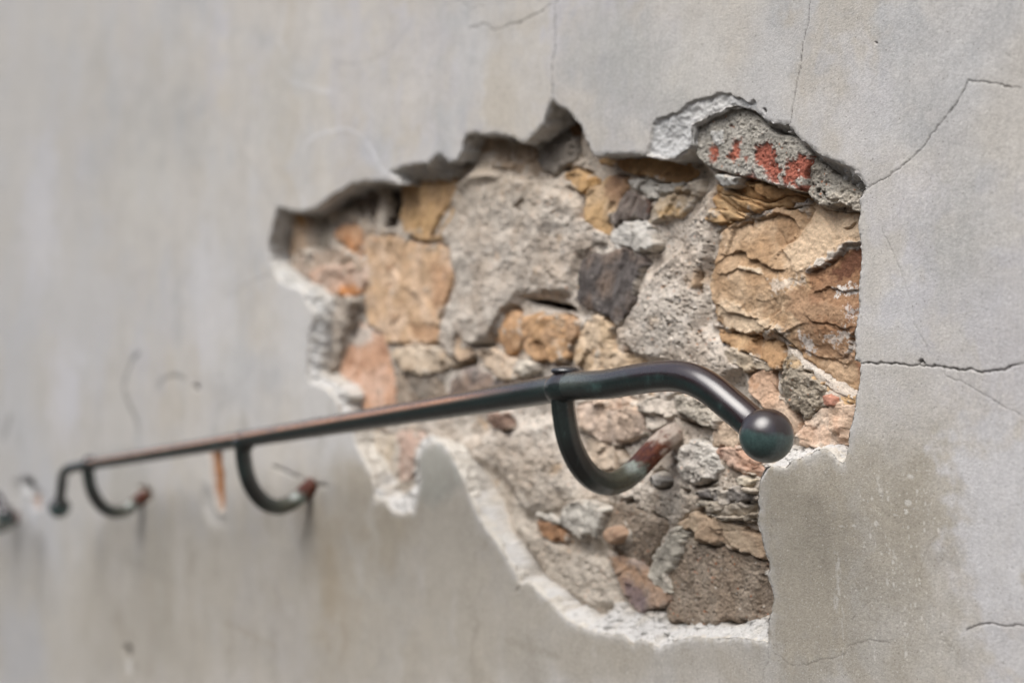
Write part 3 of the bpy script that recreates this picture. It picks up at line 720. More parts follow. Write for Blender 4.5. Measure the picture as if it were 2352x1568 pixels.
S('stone', 'flaky yellow layered stone directly under the brick',
  'B 1215,720 1370,670 1500,670 1700,720 1860,745 1880,800 1840,830 1700,862 1540,905 1400,950 1240,1005 1120,970 1190,870 1165,820',
  .020, .014, (186, 150, 98), (196, 166, 116), (110, 78, 42), 'strata', .006, 5, .009, rot=14, seed=103,
  patches=[('B 1480,690 1900,760 1860,840 1640,850 1500,760', (146, 108, 62), .004, .004, .7)])
S('stone', 'large ochre sandstone block with rust brown right side, at the right edge of the hole',
  'B 1185,1045 1250,1010 1400,952 1560,900 1700,862 1850,830 1880,790 1990,870 2235,900 2420,930 2430,1568 D 2420,820 2215,830 2080,745 1950,645 1800,540 1700,400 1600,310 1530,322 1400,340 1230,290 1160,250 1145,80 1128,0 B 1122,1480 1140,1300 1178,1200 1180,1120',
  .017, .020, (180, 148, 106), (198, 172, 134), (144, 112, 76), 'flake', .006, 9, .018, rot=28, seed=104, pc=(.55, .2),
  ledges=[('B 1175,1225 1260,1195 1330,1180 1385,1188 1400,1225 1470,1245 1520,1275 1570,1300 1640,1325 1700,1300', .0045, .010),
          ('B 1240,1010 1340,1000 1400,955 1540,920 1600,905 1690,925 1745,1000 1775,1065', .004, .018), ('B 1775,1070 1700,1130 1640,1165 1710,1240 1700,1330', .003, .010),
          ('B 1850,850 1880,900 1840,960 1800,1030 1775,1070', .003, .010), ('B 1820,1395 1840,1320 1960,1270 2030,1200 2110,1115 2160,1125 2240,1135', .0045, .014),
          ('B 2060,1010 2110,1000 2170,965', .004, .003), ('D 1145,105 1200,130 1260,180 1400,205 1500,235', .0035, .012), ('D 1690,95 1640,170 1580,205 1560,290 1640,370 1725,480 1790,545', .0035, .014),
          ('D 1225,290 1340,330 1470,350 1570,372 1620,330', .004, .008), ('D 1700,470 1800,440 1900,500 2010,520 2110,560', .002, .01), ('D 1830,180 1900,260 2000,240 2100,300 2220,280', .0018, .008),
          ('B 1860,1480 1960,1450 2100,1470 2230,1440', .0025, .008), ('B 1150,1330 1250,1360 1330,1310 1400,1330 1500,1345', .0022, .008)],
  patches=[('B 1850,850 1990,870 2235,930 2235,1110 2110,1110 2000,1200 1830,1320 1690,1300 1640,1170 1780,1060 1850,960', (220, 196, 158), .006, .006, .9, -.001),
           ('B 1560,920 1650,900 1740,960 1770,1060 1640,1180 1580,1120', (176, 140, 96), .003, .004, .7, .001),
           ('B 1830,1320 1960,1250 2060,1150 2240,1120 2260,1568 1990,1568 1860,1480 1830,1400', (144, 106, 70), .002, .004, .85, .0015),
           ('B 2050,1180 2140,1140 2250,1150 2250,1280 2160,1330 2050,1400 1930,1370 2020,1290', (100, 66, 46), .003, .005, .9, .001),
           ('D 1860,60 1920,60 1920,120 1880,130', (96, 58, 44), .002, .004, .9), ('D 2110,130 2220,110 2230,230 2140,210', (104, 70, 62), .002, .005, .9),
           ('D 1720,0 2230,0 2235,560 2180,640 2060,560 1900,560 1740,420 1800,250 1700,160', (156, 122, 86), .004, .006, .75),
           ('D 1860,240 2230,260 2230,400 2080,330 1880,330', (140, 100, 64), .004, .008, .6),
           ('D 2150,540 2240,560 2240,720 2180,700', (150, 104, 74), .003, .004, .8),
           ('D 1880,530 2000,510 2120,540 2170,620 2080,700 1950,640', (196, 168, 130), .003, .004, .8),
           ('B 2020,1450 2150,1430 2200,1470 2140,1500 2030,1490', (222, 218, 212), .001, .006, .8, 0, 260),
           ('D 1780,320 1860,380 1880,480 1800,470', (216, 210, 204), .001, .006, .75, 0, 260), ('D 2120,370 2200,370 2180,470 2120,450', (216, 212, 206), .001, .006, .75, 0, 260),
           ('D 1950,360 2050,330 2120,290 2140,330 2020,420', (214, 208, 200), .001, .006, .6, 0, 260), ('D 2110,140 2200,170 2200,230 2130,200', (216, 210, 206), .001, .006, .6, 0, 300),
           ('D 1200,100 1300,110 1400,190 1500,220 1640,300 1400,350 1230,290 1170,180', (218, 198, 162), .003, .005, .8, -.0015),
           ('B 1560,1400 1700,1380 1820,1400 1700,1440 1600,1500', (226, 214, 196), .001, .006, .6, 0, 240),
           ('B 1900,1240 1960,1215 2110,1115 2230,1110 2060,1190 1960,1260 1840,1330', (224, 216, 204), .001, .003, .8, -.001),
           ('B 1330,1285 1500,1320 1510,1350 1440,1330 1350,1310', (220, 204, 172), .001, .003, .8, -.001)])
S('stone', 'shadowed ochre ledge under the large sandstone block',
  'D 1228,300 1290,320 1400,345 1560,370 1620,345 1720,480 1765,545 1650,580 1540,505 1350,445 1280,400', .026, .012, (170, 136, 92), (184, 154, 110), (130, 96, 60), 'rough', .004, 4, .008, seed=105, tilt=(0, .35))
S('stone', 'small sandy wedge stone left of the gritty rounded mortar lump',
  'D 1268,440 1380,442 1500,512 1620,565 1602,600 1420,605 1300,545', .024, .012, (196, 180, 150), (186, 172, 148), (130, 114, 90), 'rough', .004, 4, .005, seed=106, smear=.2)
S('stone', 'dark brown grey fibrous stone in the middle of the hole',
  'B 270,1190 300,1175 345,1200 430,1188 470,1180 580,1158 640,1210 668,1270 645,1350 628,1440 620,1500 D 618,20 606,100 562,180 535,240 510,272 470,250 420,228 330,165 270,170 185,120 160,60 B 170,1500 190,1320 225,1250',
  .020, .018, (100, 93, 90), (138, 119, 102), (62, 54, 50), 'fibre', .008, 5, .010, rot=78, seed=107, pc=(.4, .35))
S('stone', 'small dark grey angular stone above the fibrous dark one',
  'B 560,745 640,760 700,830 752,830 742,880 702,962 660,975 610,955 560,962 492,1002 455,942 490,872', .024, .014, (116, 106, 100), (136, 122, 112), (80, 60, 50), 'fibre', .005, 4, .008, rot=60, seed=108,
  patches=[('B 690,810 760,820 740,900 700,920', (92, 62, 44), .002, .003, .8)])
S('stone', 'rounded honey yellow stone below the plaster peak', 'Q 970,330 1080,290 1200,300 1320,350 1480,410 1560,470 1540,560 1470,640 1330,690 1200,650 1090,590 1050,480 980,430',
  .026, .018, (196, 156, 94), (190, 158, 108), (150, 108, 54), 'rough', .010, 3, .006, seed=109, noise_a=.7)
S('stone', 'brownish yellow strip of stone in the shade of the plaster edge',
  'B 300,440 450,440 700,440 880,460 1040,400 1060,540 1052,640 960,690 800,690 690,642 560,605 450,565 350,545', .027, .014, (172, 134, 84), (186, 152, 100), (112, 84, 52), 'flake', .006, 5, .009, rot=-20, seed=110, tilt=(0, .12))
S('stone', 'pale ochre lumpy stone left of the small dark grey stone',
  'B 345,690 450,640 550,650 560,740 500,850 470,900 430,1000 430,1090 330,1030 225,940 232,800', .025, .014, (202, 168, 114), (206, 180, 138), (150, 108, 70), 'rough', .008, 5, .007, seed=111,
  patches=[('B 370,640 545,630 550,760 480,860 420,790 380,740', (170, 134, 100), .004, .006, .8)])
S('stone', 'whitish mortar nodules under the shaded yellow strip',
  'B 560,682 650,645 700,660 790,705 950,672 958,700 920,745 810,790 720,810 640,770 590,745', .023, .014, (200, 194, 182), (190, 184, 172), (160, 150, 134), 'rough', .007, 5, .008, seed=112, mat=M_EDGE)
S('stone', 'mortar smeared pale yellow stone between the nodules and the big sandstone',
  'B 775,835 860,765 1000,700 1090,650 1110,760 1000,860 900,930 780,985 722,1010 702,960 745,880', .027, .012, (190, 172, 138), (178, 166, 148), (196, 160, 100), 'rough', .008, 4, .006, seed=113, smear=.25,
  patches=[('B 800,900 870,870 960,850 900,910 820,950', (206, 172, 112), .003, .005, .8)])
S('stone', 'white lime lump between the two dark stones',
  'B 425,1110 440,1010 500,1000 545,952 600,965 640,975 682,935 720,1020 760,1140 740,1170 650,1180 590,1155 500,1162 450,1150', .021, .015, (208, 203, 194), (198, 192, 182), (160, 150, 138), 'rough', .008, 6, .009, seed=114, mat=M_EDGE)
S('stone', 'small white stone tucked under the lower left end of the brick', 'B 1178,640 1200,625 1280,632 1372,655 1350,702 1285,720 1212,705', .010, .016, (200, 198, 194), (188, 186, 180), (150, 146, 140), 'rough', .005, 4, .005, seed=115, mat=M_EDGE, warp=.001)
S('stone', 'large squared ochre block in the left half of the hole',
  'A 915,1155 1020,1165 1180,1160 1290,1210 1380,1230 1480,1240 1565,1270 1572,1400 C 1562,60 1595,150 1572,280 1540,380 1508,450 1482,580 1472,722 1300,735 1080,730 1030,640 930,570 900,430 908,200',
  .031, .014, (202, 170, 128), (210, 184, 150), (168, 124, 84), 'flake', .006, 3, .004, rot=70, seed=116, pc=(.5, .25),
  patches=[('C 1240,580 1480,600 1472,722 1280,700', (178, 140, 100), .004, .006, .8, .002), ('C 1400,100 1560,100 1560,400 1430,500', (194, 150, 108), .008, .008, .6)])
S('stone', 'yellow stone with diagonal grain hanging under the upper left plaster edge',
  'A 1190,735 1300,715 1420,690 1590,660 1612,760 1580,880 1530,960 1480,1040 1405,1215 1330,1205 1270,1175 1200,1130 1175,1000', .031, .018, (204, 168, 112), (198, 164, 116), (120, 88, 50), 'fibre', .007, 4, .006, rot=62, seed=117, pc=(.5, .2))
S('stone', 'thin yellow sliver beside the diagonal grained stone', 'A 1625,905 1665,960 1640,1050 1540,1170 1480,1215 1430,1200 1510,1080 1580,1000', .031, .014, (204, 172, 122), (194, 164, 120), (140, 106, 70), 'rough', .006, 3, .005, seed=118)
S('stone', 'dark shaded stone beside the deep gap at the upper left', 'A 770,850 880,800 1000,770 1045,850 1050,1000 1015,1100 940,1085 860,990 800,930', .040, .016, (116, 102, 90), (134, 120, 106), (82, 72, 62), 'rough', .010, 4, .008, seed=119)
S('stone', 'pale thin flake lying across the dark shaded stone', 'A 755,950 820,990 880,1030 930,1080 1010,1110 1010,1150 920,1140 860,1090 800,1040', .032, .010, (184, 166, 142), (176, 160, 140), (140, 124, 104), 'rough', .005, 3, .005, seed=120)
S('stone', 'orange tinted stone near the upper left corner of the hole', 'A 640,1150 700,1090 755,1060 830,1070 900,1145 912,1290 880,1330 820,1330 760,1240 690,1210', .030, .016, (208, 146, 90), (200, 158, 116), (170, 120, 80), 'rough', .007, 4, .007, seed=121)
S('stone', 'pinkish beige stone with an orange lower edge at the left rim', 'C 425,205 500,150 560,120 700,110 800,120 885,130 900,230 868,350 800,365 700,350 600,372 530,310', .022, .018, (196, 164, 136), (204, 182, 160), (160, 112, 84), 'rough', .008, 5, .008, seed=122,
  patches=[('C 700,290 800,260 880,330 860,370 700,350', (196, 128, 62), .003, .005, .85)])
S('stone', 'crumbly beige stone in the upper left corner of the hole', 'A 270,1060 320,1010 400,985 470,1010 520,1120 520,1230 440,1300 300,1330 262,1290', .031, .014, (184, 160, 128), (172, 158, 140), (130, 104, 74), 'rough', .008, 5, .009, seed=123, smear=.2,
  patches=[('A 370,1000 430,990 430,1080 380,1080', (188, 138, 66), .002, .004, .8)])
S('stone', 'greyish beige stone wedged in the upper left corner', 'A 490,1000 600,980 640,1020 650,1150 630,1260 570,1310 520,1240 500,1130', .034, .014, (158, 146, 128), (150, 140, 126), (116, 104, 88), 'rough', .008, 4, .008, seed=124, smear=.15)
S('stone', 'speckled beige rubble stone above the pinkish one', 'A 268,1370 330,1330 450,1300 560,1300 690,1220 780,1280 880,1345 895,1430 800,1480 640,1500 500,1545 400,1500 310,1440', .026, .016, (184, 164, 140), (170, 154, 138), (140, 108, 80), 'rough', .008, 6, .010, seed=125, smear=.25)
S('stone', 'tall pink ochre stone just above the handrail on the left', 'C 735,640 820,560 930,600 1060,690 1080,760 1112,880 1132,1100 1135,1290 950,1300 880,1240 810,1160 740,1060 690,970 700,800',
  .031, .018, (202, 158, 122), (210, 176, 148), (176, 122, 86), 'flake', .008, 5, .007, rot=80, seed=126, patches=[('C 740,560 930,600 940,700 840,760 760,720', (206, 196, 184), .005, .006, .85)])
S('stone', 'narrow grey beige stone along the left rim', 'C 625,400 720,370 835,375 790,520 742,620 705,780 640,985 590,985 600,850 610,640', .021, .016, (172, 158, 142), (182, 170, 156), (130, 116, 100), 'rough', .007, 4, .007, seed=127, smear=.2)
S('stone', 'flat beige stone under the squared ochre block', 'C 1098,790 1200,765 1300,758 1460,768 1540,830 1602,885 1560,930 1450,955 1330,985 1200,945 1125,885', .027, .015, (200, 182, 152), (206, 190, 164), (150, 124, 92), 'rough', .006, 5, .008, seed=128)
S('stone', 'brownish grey stone under the flat beige one', 'C 1150,915 1200,940 1250,960 1330,1000 1460,975 1500,1080 1510,1190 1300,1230 1145,1260', .031, .016, (164, 148, 128), (152, 140, 126), (124, 104, 82), 'rough', .007, 5, .008, seed=129)
S('stone', 'small cream chip left of the stone trio', 'C 1635,700 1665,650 1700,660 1745,760 1755,842 1690,850 1630,835', .028, .012, (208, 184, 148), (200, 176, 146), (170, 140, 104), 'rough', .004, 3, .005, seed=130)
S('stone', 'ochre wedge standing upright, left one of the ochre pair', 'C 1878,722 1930,600 1990,480 2075,440 2112,500 2118,600 2126,720 2080,800 2030,835 1978,818 1960,760', .026, .016, (204, 160, 110), (210, 176, 134), (166, 120, 76), 'fibre', .006, 4, .010, rot=72, seed=131)
S('stone', 'squared ochre stone below the dark horizontal gap', 'P 1200,730 1240,722 1290,728 1335,735 1325,770 1308,800 1300,826 1262,830 1228,832 1212,800', .025, .016, (196, 156, 106), (188, 154, 114), (150, 108, 66), 'rough', .005, 5, .008, seed=132, smear=.1)
S('stone', 'flat cream splinter left above the handrail', 'C 1755,785 1850,775 1960,800 2085,870 2125,960 2092,1030 1980,1000 1850,900', .026, .012, (206, 186, 156), (198, 180, 154), (150, 126, 96), 'rough', .005, 4, .008, seed=133)
S('stone', 'bluish brown ribbed stone behind the handrail', 'C 1525,1175 1545,1100 1562,1025 1640,945 1720,905 1850,950 1980,1015 1975,1120 1700,1210 1560,1240', .024, .017, (134, 122, 116), (160, 138, 118), (98, 88, 84), 'fibre', .007, 5, .009, rot=75, seed=134)
S('stone', 'cream faceted stone above the collar of the handrail', 'D 120,485 145,400 172,330 230,240 290,200 400,220 445,300 430,380 432,440 500,495 640,512 648,565 500,600 330,640 230,620 155,560', .021, .018, (208, 184, 144), (212, 192, 158), (176, 142, 98), 'rough', .006, 7, .013, seed=135)
S('stone', 'narrow tan stone between the squared ochre and the cream faceted one', 'D 20,230 90,200 175,225 168,330 130,430 112,535 20,535', .027, .015, (192, 164, 126), (186, 160, 126), (150, 120, 84), 'rough', .006, 4, .006, seed=136)
S('stone', 'pink sandstone behind the bend of the handrail', 'D 1405,620 1500,600 1622,605 1640,750 1700,820 1755,885 1812,960 1790,1050 1700,1030 1560,900 1440,760', .024, .016, (204, 170, 136), (212, 188, 158), (186, 136, 92), 'flake', .006, 4, .006, rot=-50, seed=137)
S('stone', 'gritty grey rounded lump with dark pebbles beside the ball of the handrail', 'D 1635,620 1690,520 1730,505 1790,560 1900,650 2005,740 1975,800 1930,855 1862,925 1808,950 1720,860 1640,770', .016, .022, (158, 146, 126), (170, 158, 138), (110, 100, 86), 'gravel', .008, 4, .008, seed=138, mat=M_GRAVEL,
  patches=[('D 1670,520 1780,510 1770,570 1700,580', (194, 164, 114), .002, .003, .7)])
S('stone', 'thin yellow ledge under the lower edge of the large sandstone', 'D 1880,640 1950,665 2020,705 2100,750 2200,800 2420,820 2420,870 2190,860 2070,800 1985,755', .020, .012, (190, 158, 108), (200, 172, 126), (130, 96, 58), 'rough', .004, 4, .006, seed=139)
S('stone', 'small pink pebble right of the gritty lump', 'D 1980,785 2010,775 2052,800 2048,852 2012,862 1984,840', .012, .014, (190, 134, 108), (196, 148, 122), (150, 96, 74), 'rough', .004, 3, .005, seed=140, warp=.0008)
S('stone', 'cream pink faceted stone right of the ball, above the white rim', 'D 1775,1050 1830,960 1880,910 1960,850 2080,830 2400,850 2400,1170 2140,1170 1900,1160 1780,1130', .018, .018, (208, 182, 152), (214, 194, 170), (180, 140, 110), 'rough', .006, 7, .012, seed=141,
  patches=[('D 1800,1060 1850,1000 1960,1000 2010,1060 2000,1130 1850,1130', (204, 170, 138), .003, .004, .6), ('D 2060,930 2090,930 2060,1020', (214, 176, 142), .001, .002, .6)])
S('stone', 'cream stone framed by the bracket and the handrail', 'D 195,860 300,830 540,790 640,860 690,930 702,1060 620,1110 560,1135 420,1135 320,1090 225,1020', .026, .017, (206, 184, 158), (196, 176, 156), (166, 138, 112), 'rough', .007, 6, .011, seed=142, smear=.15)
S('stone', 'grey cream flat stone under the handrail bend', 'D 605,880 640,840 700,800 860,800 885,900 820,935 690,925', .020, .014, (196, 184, 168), (184, 172, 158), (150, 136, 120), 'rough', .006, 5, .008, seed=143)
S('stone', 'white chip above the rusty bracket root', 'D 685,930 760,925 822,935 842,1000 765,1052 700,1020', .023, .012, (210, 198, 180), (200, 188, 172), (170, 150, 130), 'rough', .005, 4, .007, seed=144)
S('stone', 'cream stone with a thin dark vein inside the bracket curve', 'D 215,1060 350,1100 480,1150 520,1180 560,1260 500,1320 420,1315 330,1290 262,1230', .029, .015, (198, 180, 154), (188, 172, 150), (150, 130, 104), 'rough', .006, 5, .009, seed=145, smear=.2)
S('stone', 'pinkish brown stone below the ball of the handrail', 'D 1185,1150 1260,1140 1360,1150 1450,1230 1545,1290 1620,1330 1620,1380 1500,1372 1380,1342 1280,1300 1200,1232', .020, .015, (186, 150, 122), (196, 168, 144), (150, 112, 92), 'rough', .006, 5, .009, seed=146)
S('stone', 'tan flat stone left of the ball of the handrail', 'D 1190,980 1250,960 1370,1000 1392,1120 1362,1152 1190,1155', .023, .014, (192, 172, 144), (184, 166, 142), (160, 134, 106), 'rough', .006, 4, .005, seed=147)
S('stone', 'bluish grey lens shaped stone near the lower right edge of the hole', 'F 915,245 960,215 1050,198 1250,195 1430,240 1560,250 1560,300 1420,305 1200,325 1000,285', .020, .015, (138, 132, 128), (152, 144, 136), (110, 102, 98), 'rough', .006, 5, .008, seed=148, smear=.28, tilt=(0, -.1))
S('stone', 'small yellow white chip at the right edge above the pebble', 'F 1278,95 1330,90 1400,118 1432,150 1350,165 1300,140', .015, .012, (200, 186, 154), (208, 198, 176), (160, 140, 104), 'rough', .004, 4, .006, seed=149, smear=.28)
S('stone', 'smooth oval cream pebble at the right edge', 'F 1308,200 1330,188 1395,205 1402,225 1385,245 1320,235', .012, .014, (198, 184, 162), (204, 192, 172), (180, 164, 140), 'rough', .006, 2, .002, seed=150, warp=.0006, noise_a=.2)
S('stone', 'layered grey beige ledge at the right edge', 'F 950,320 1100,305 1300,300 1560,310 1560,480 1500,470 1430,450 1300,455 1140,425 970,370', .021, .015, (178, 166, 146), (168, 160, 148), (136, 122, 100), 'strata', .007, 5, .008, rot=-12, seed=151, smear=.28)
S('stone', 'broad tan stone sloping down to the right edge of the hole', 'F 780,490 850,420 960,385 1100,430 1200,470 1320,520 1430,560 1600,600 1620,790 1500,790 1300,705 1120,645 960,592 860,515', .022, .016, (172, 150, 120), (180, 162, 134), (140, 116, 86), 'flake', .008, 5, .009, rot=-22, seed=152)
S('stone', 'large coarse dark sandy block in the lower right corner of the hole', 'F 872,582 960,602 1100,675 1200,655 1350,720 1500,795 1640,830 1660,1180 1500,1230 1350,1262 1250,1225 1150,1262 1000,1290 880,1262 800,1258 740,1160 782,1060 735,880 800,800 832,655', .026, .014, (142, 126, 106), (154, 140, 122), (104, 88, 72), 'gravel', .010, 4, .012, seed=153, noise_a=.5, mat=M_GRAVEL, pc=(.5, .35),
  patches=[('F 1420,920 1500,880 1545,960 1540,1140 1440,1210 1360,1180 1400,1050', (120, 104, 86), .003, .005, .6, .003)])
S('stone', 'pale mortar finger rising between the coarse dark blocks', 'F 768,512 800,505 862,540 830,640 815,700 802,780 732,880 770,1000 745,1055 640,965 568,905 582,800 622,690 682,590', .021, .016, (196, 188, 172), (186, 178, 162), (150, 140, 124), 'rough', .007, 5, .008, seed=154, mat=M_EDGE)
S('stone', 'brown and purple triangular stone near the bottom of the hole', 'F 248,715 330,718 440,778 560,880 640,955 765,1020 775,1085 705,1135 640,1150 560,1172 480,1162 400,1105 358,1050 338,930', .022, .016, (176, 148, 118), (158, 142, 130), (120, 96, 92), 'flake', .006, 5, .008, rot=-35, seed=155,
  patches=[('F 345,920 430,930 500,1000 560,1100 540,1165 480,1160 400,1100', (124, 104, 108), .004, .005, .75), ('F 300,750 400,800 560,900 540,960 400,870', (186, 146, 104), .004, .005, .6)])
S('stone', 'coarse brown block with a rounded pebble stuck to it', 'F 212,400 300,322 440,292 560,380 702,452 692,570 622,690 562,830 442,782 302,702 232,640 212,500', .027, .015, (150, 134, 114), (160, 146, 128), (112, 96, 80), 'gravel', .010, 4, .010, seed=156, noise_a=.5, mat=M_GRAVEL)
S('stone', 'rounded brown pebble in the lower part of the hole', 'F 218,540 245,505 300,500 370,565 362,600 335,625 270,640 225,600', .014, .018, (168, 138, 108), (176, 148, 118), (130, 100, 74), 'rough', .008, 2, .004, seed=157, warp=.0008, noise_a=.5)
S('stone', 'white lime patch with a thin lip low in the hole', 'E 1655,705 1700,692 1780,715 1830,740 1860,680 1900,640 1960,605 2062,588 2110,620 2185,655 2155,800 2110,870 2050,862 1960,850 1900,832 1850,775 1780,760 1700,740', .020, .014, (210, 203, 190), (202, 196, 184), (170, 158, 140), 'rough', .006, 5, .009, seed=158, mat=M_EDGE)
S('stone', 'orange brown stone under the white lip', 'E 1655,742 1720,745 1800,775 1905,850 1900,890 1832,915 1760,880 1700,842', .026, .013, (180, 138, 96), (166, 132, 102), (120, 82, 58), 'rough', .005, 4, .007, seed=159)
S('stone', 'pink brown stone in the notch below the handrail', 'E 560,60 640,50 770,60 775,150 735,200 702,350 640,450 590,450 560,390 570,280 600,180', .028, .015, (186, 158, 138), (196, 174, 156), (150, 120, 98), 'rough', .007, 5, .009, seed=160)
S('stone', 'beige crumb stone at the left of the notch below the handrail', 'E 290,60 420,60 545,80 560,180 500,300 400,300 320,200', .031, .014, (196, 182, 158), (186, 174, 156), (140, 124, 104), 'rough', .007, 6, .010, seed=161, smear=.2)
S('stone', 'small dark brown stone just under the handrail', 'C 1850,1290 1960,1280 2015,1300 2045,1380 1965,1415 1885,1390', .022, .016, (124, 100, 84), (140, 116, 98), (80, 64, 54), 'rough', .004, 4, .009, seed=162)
S('stone', 'bluish grey rounded stone below the rusty bracket root', 'F 545,140 580,90 640,60 700,95 745,165 700,195 600,205', .024, .015, (158, 154, 150), (166, 160, 152), (124, 116, 108), 'rough', .007, 4, .008, seed=163, smear=.42)
S('stone', 'grey shaded stone hanging in the plaster peak', 'I 890,1060 940,1040 1010,1050 1080,1040 1150,1080 1195,1180 1150,1280 1080,1330 1010,1380 940,1330 890,1250 880,1150', .030, .018, (138, 128, 116), (150, 140, 128), (104, 94, 82), 'rough', .010, 4, .008, seed=164, smear=.1)
S('stone', 'brown ribbed stone filling the right side of the plaster peak', 'I 1020,800 1060,830 1140,880 1200,940 1260,1000 1300,1130 1330,1230 1250,1250 1200,1150 1150,1060 1060,1030 1040,940', .042, .016, (140, 108, 72), (128, 100, 70), (84, 62, 42), 'strata', .008, 4, .010, rot=25, seed=165)
S('stone', 'sand coloured crusty stone below the grey one of the peak', 'I 450,1060 560,1045 680,1070 760,1110 860,1150 890,1260 940,1340 900,1400 760,1390 640,1340 540,1300 470,1200', .031, .016, (176, 156, 128), (166, 150, 128), (130, 110, 86), 'rough', .010, 4, .008, seed=166, smear=.3)
S('stone', 'dark grey shaded stone under the step of the plaster edge', 'I 435,1060 470,1030 570,1040 570,1130 520,1200 470,1180 440,1120', .036, .014, (110, 106, 102), (118, 114, 110), (90, 86, 82), 'rough', .008, 3, .005, seed=167)
S('stone', 'cream stone chip right of the squared ochre stone', 'C 2085,870 2180,860 2240,900 2235,960 2140,1010 2080,960', .024, .012, (204, 194, 176), (196, 186, 170), (160, 146, 126), 'rough', .006, 4, .006, seed=168)
S('stone', 'rough white grey lump right of the rusty bracket root', 'D 885,1180 930,1130 1000,1110 1100,1120 1190,1150 1225,1300 1180,1380 1100,1430 1010,1440 930,1370 890,1290', .019, .017, (202, 196, 186), (190, 182, 172), (150, 140, 128), 'gravel', .009, 5, .010, seed=169, mat=M_MORTAR)
S('stone', 'sandy grey stone overhanging the gap behind the handrail bend', 'D 850,800 930,760 1040,790 1160,880 1190,960 1180,1020 1080,1000 1010,960 930,920 880,880', .018, .018, (178, 168, 152), (166, 156, 140), (120, 108, 94), 'gravel', .008, 5, .010, seed=170, mat=M_MORTAR)

# ---- mortar bed
us = np.arange(590, 2060, 1.85); vs = np.arange(195, 1510, 1.85)
U, V = np.meshgrid(us, vs); X, Zc = unproj(U, V, .03)
sA = hole_sdf(X, Zc, PA)
act = sA > -.055
Y = .0345+fbm(X, Zc, 11, 4, 501)*.006+fbm(X, Zc, 16, 3, 508)*.0032+fbm(X, Zc, 58, 4, 502, .5)*.0027+fbm(X, Zc, 330, 3, 503)*.0006
w1, w2, hid, dx, dz = worley(X, Zc, 210, 504)
p1, p2, ph, _x, _z = worley(X, Zc, 330, 514)
Y = Y+((ph & 15) < 2)*.0030*sstep(.42, .25, p1)
Y = Y+(((hid & 31) < 2)*.004)*np.clip(1-w1*2.3, 0, 1)-(((hid & 31) > 27)*.002)*np.clip(1-w1*2., 0, 1)
col = mix(np.broadcast_to(lin((198, 189, 178)), X.shape+(3,)), np.broadcast_to(lin((182, 169, 155)), X.shape+(3,)), sstep(-.4, .5, fbm(X, Zc, 18, 4, 505)))
col = mix(col, lin((210, 204, 196)), sstep(.2, .75, fbm(X, Zc, 36, 5, 506, .6))*.6)
col = mix(col, lin((196, 158, 112)), sstep(.35, .8, fbm(X, Zc, 26, 4, 507))*.5)
col = mix(col, lin((120, 110, 98)), ((ph & 15) < 2)*sstep(.42, .28, p1)*.6)
lower = sstep(CZ-.10, CZ-.22, Zc)
col = mix(col, lin((176, 165, 149)), lower*.4)
upper = sstep(CZ+.10, CZ+.2, Zc)
col = mix(col, lin((176, 162, 142)), upper*.35)
BUL = [('P 1045,425 1100,380 1200,400 1290,425 1400,520 1400,570 1330,600 1310,680 1250,685 1190,688 1150,770 1100,800 1040,835 1005,810 1015,720 1040,650 1035,590 1005,540', -.013, .012),
       ('P 1500,625 1560,560 1600,480 1640,420 1655,500 1628,620 1625,740 1680,800 1715,850 1640,900 1560,850 1450,825 1405,760 1460,690 1485,610', -.014, .010),
       ('P 1040,1010 1270,945 1290,1060 1340,1150 1280,1200 1200,1180 1130,1090 1080,1060', -.009, .015),
       ('P 1180,1190 1290,1240 1400,1290 1420,1400 1350,1410 1260,1350 1200,1260', -.008, .012),
       ('P 1560,1010 1640,1000 1740,1090 1730,1150 1640,1150 1560,1100', -.007, .010),
       ('P 1380,1130 1560,1090 1620,1150 1740,1160 1740,1240 1560,1230 1450,1180', -.006, .010),
       ('P 1280,610 1330,640 1320,720 1260,690', -.004, .01),
       ('P 1440,880 1600,870 1700,960 1690,1010 1560,960 1450,920', -.006, .01),
       ('P 700,560 760,640 790,690 790,780 760,870 720,850 700,700', -.014, .006),
       ('P 1030,360 1160,330 1260,400 1330,430 1290,440 1150,410 1060,440', -.006, .01)]
for s_, dy, sf in BUL:
    d = sdf_local(X, Zc, KW(s_, .025), .03)
    Y = Y+dy*sstep(-sf*.25, sf, d+fbm(X, Zc, 45, 3, 520)*.003)
for poly, y0 in STN:
    m = near(X, Zc, poly, .02) & act
    if not m.any(): continue
    d = sdf(X[m], Zc[m], poly)
    o_ = np.clip(-d, 0, 1)
    fl_ = np.exp(-(o_/.009)**1.5)*sstep(-.5, .3, fbm(X[m], Zc[m], 20, 3, 531)+.16)
    tgt = y0+.0065
    Y[m] = np.where(d < .0015, np.minimum(Y[m], Y[m]*(1-fl_)+tgt*fl_+fbm(X[m], Zc[m], 90, 3, 532)*.002*fl_), Y[m])
    g = np.exp(-(o_/.0019)**2)*sstep(-.08, .2, fbm(X[m], Zc[m], 30, 3, 530))
    Y[m] += .010*g+np.where(d > .0015, .006, 0)
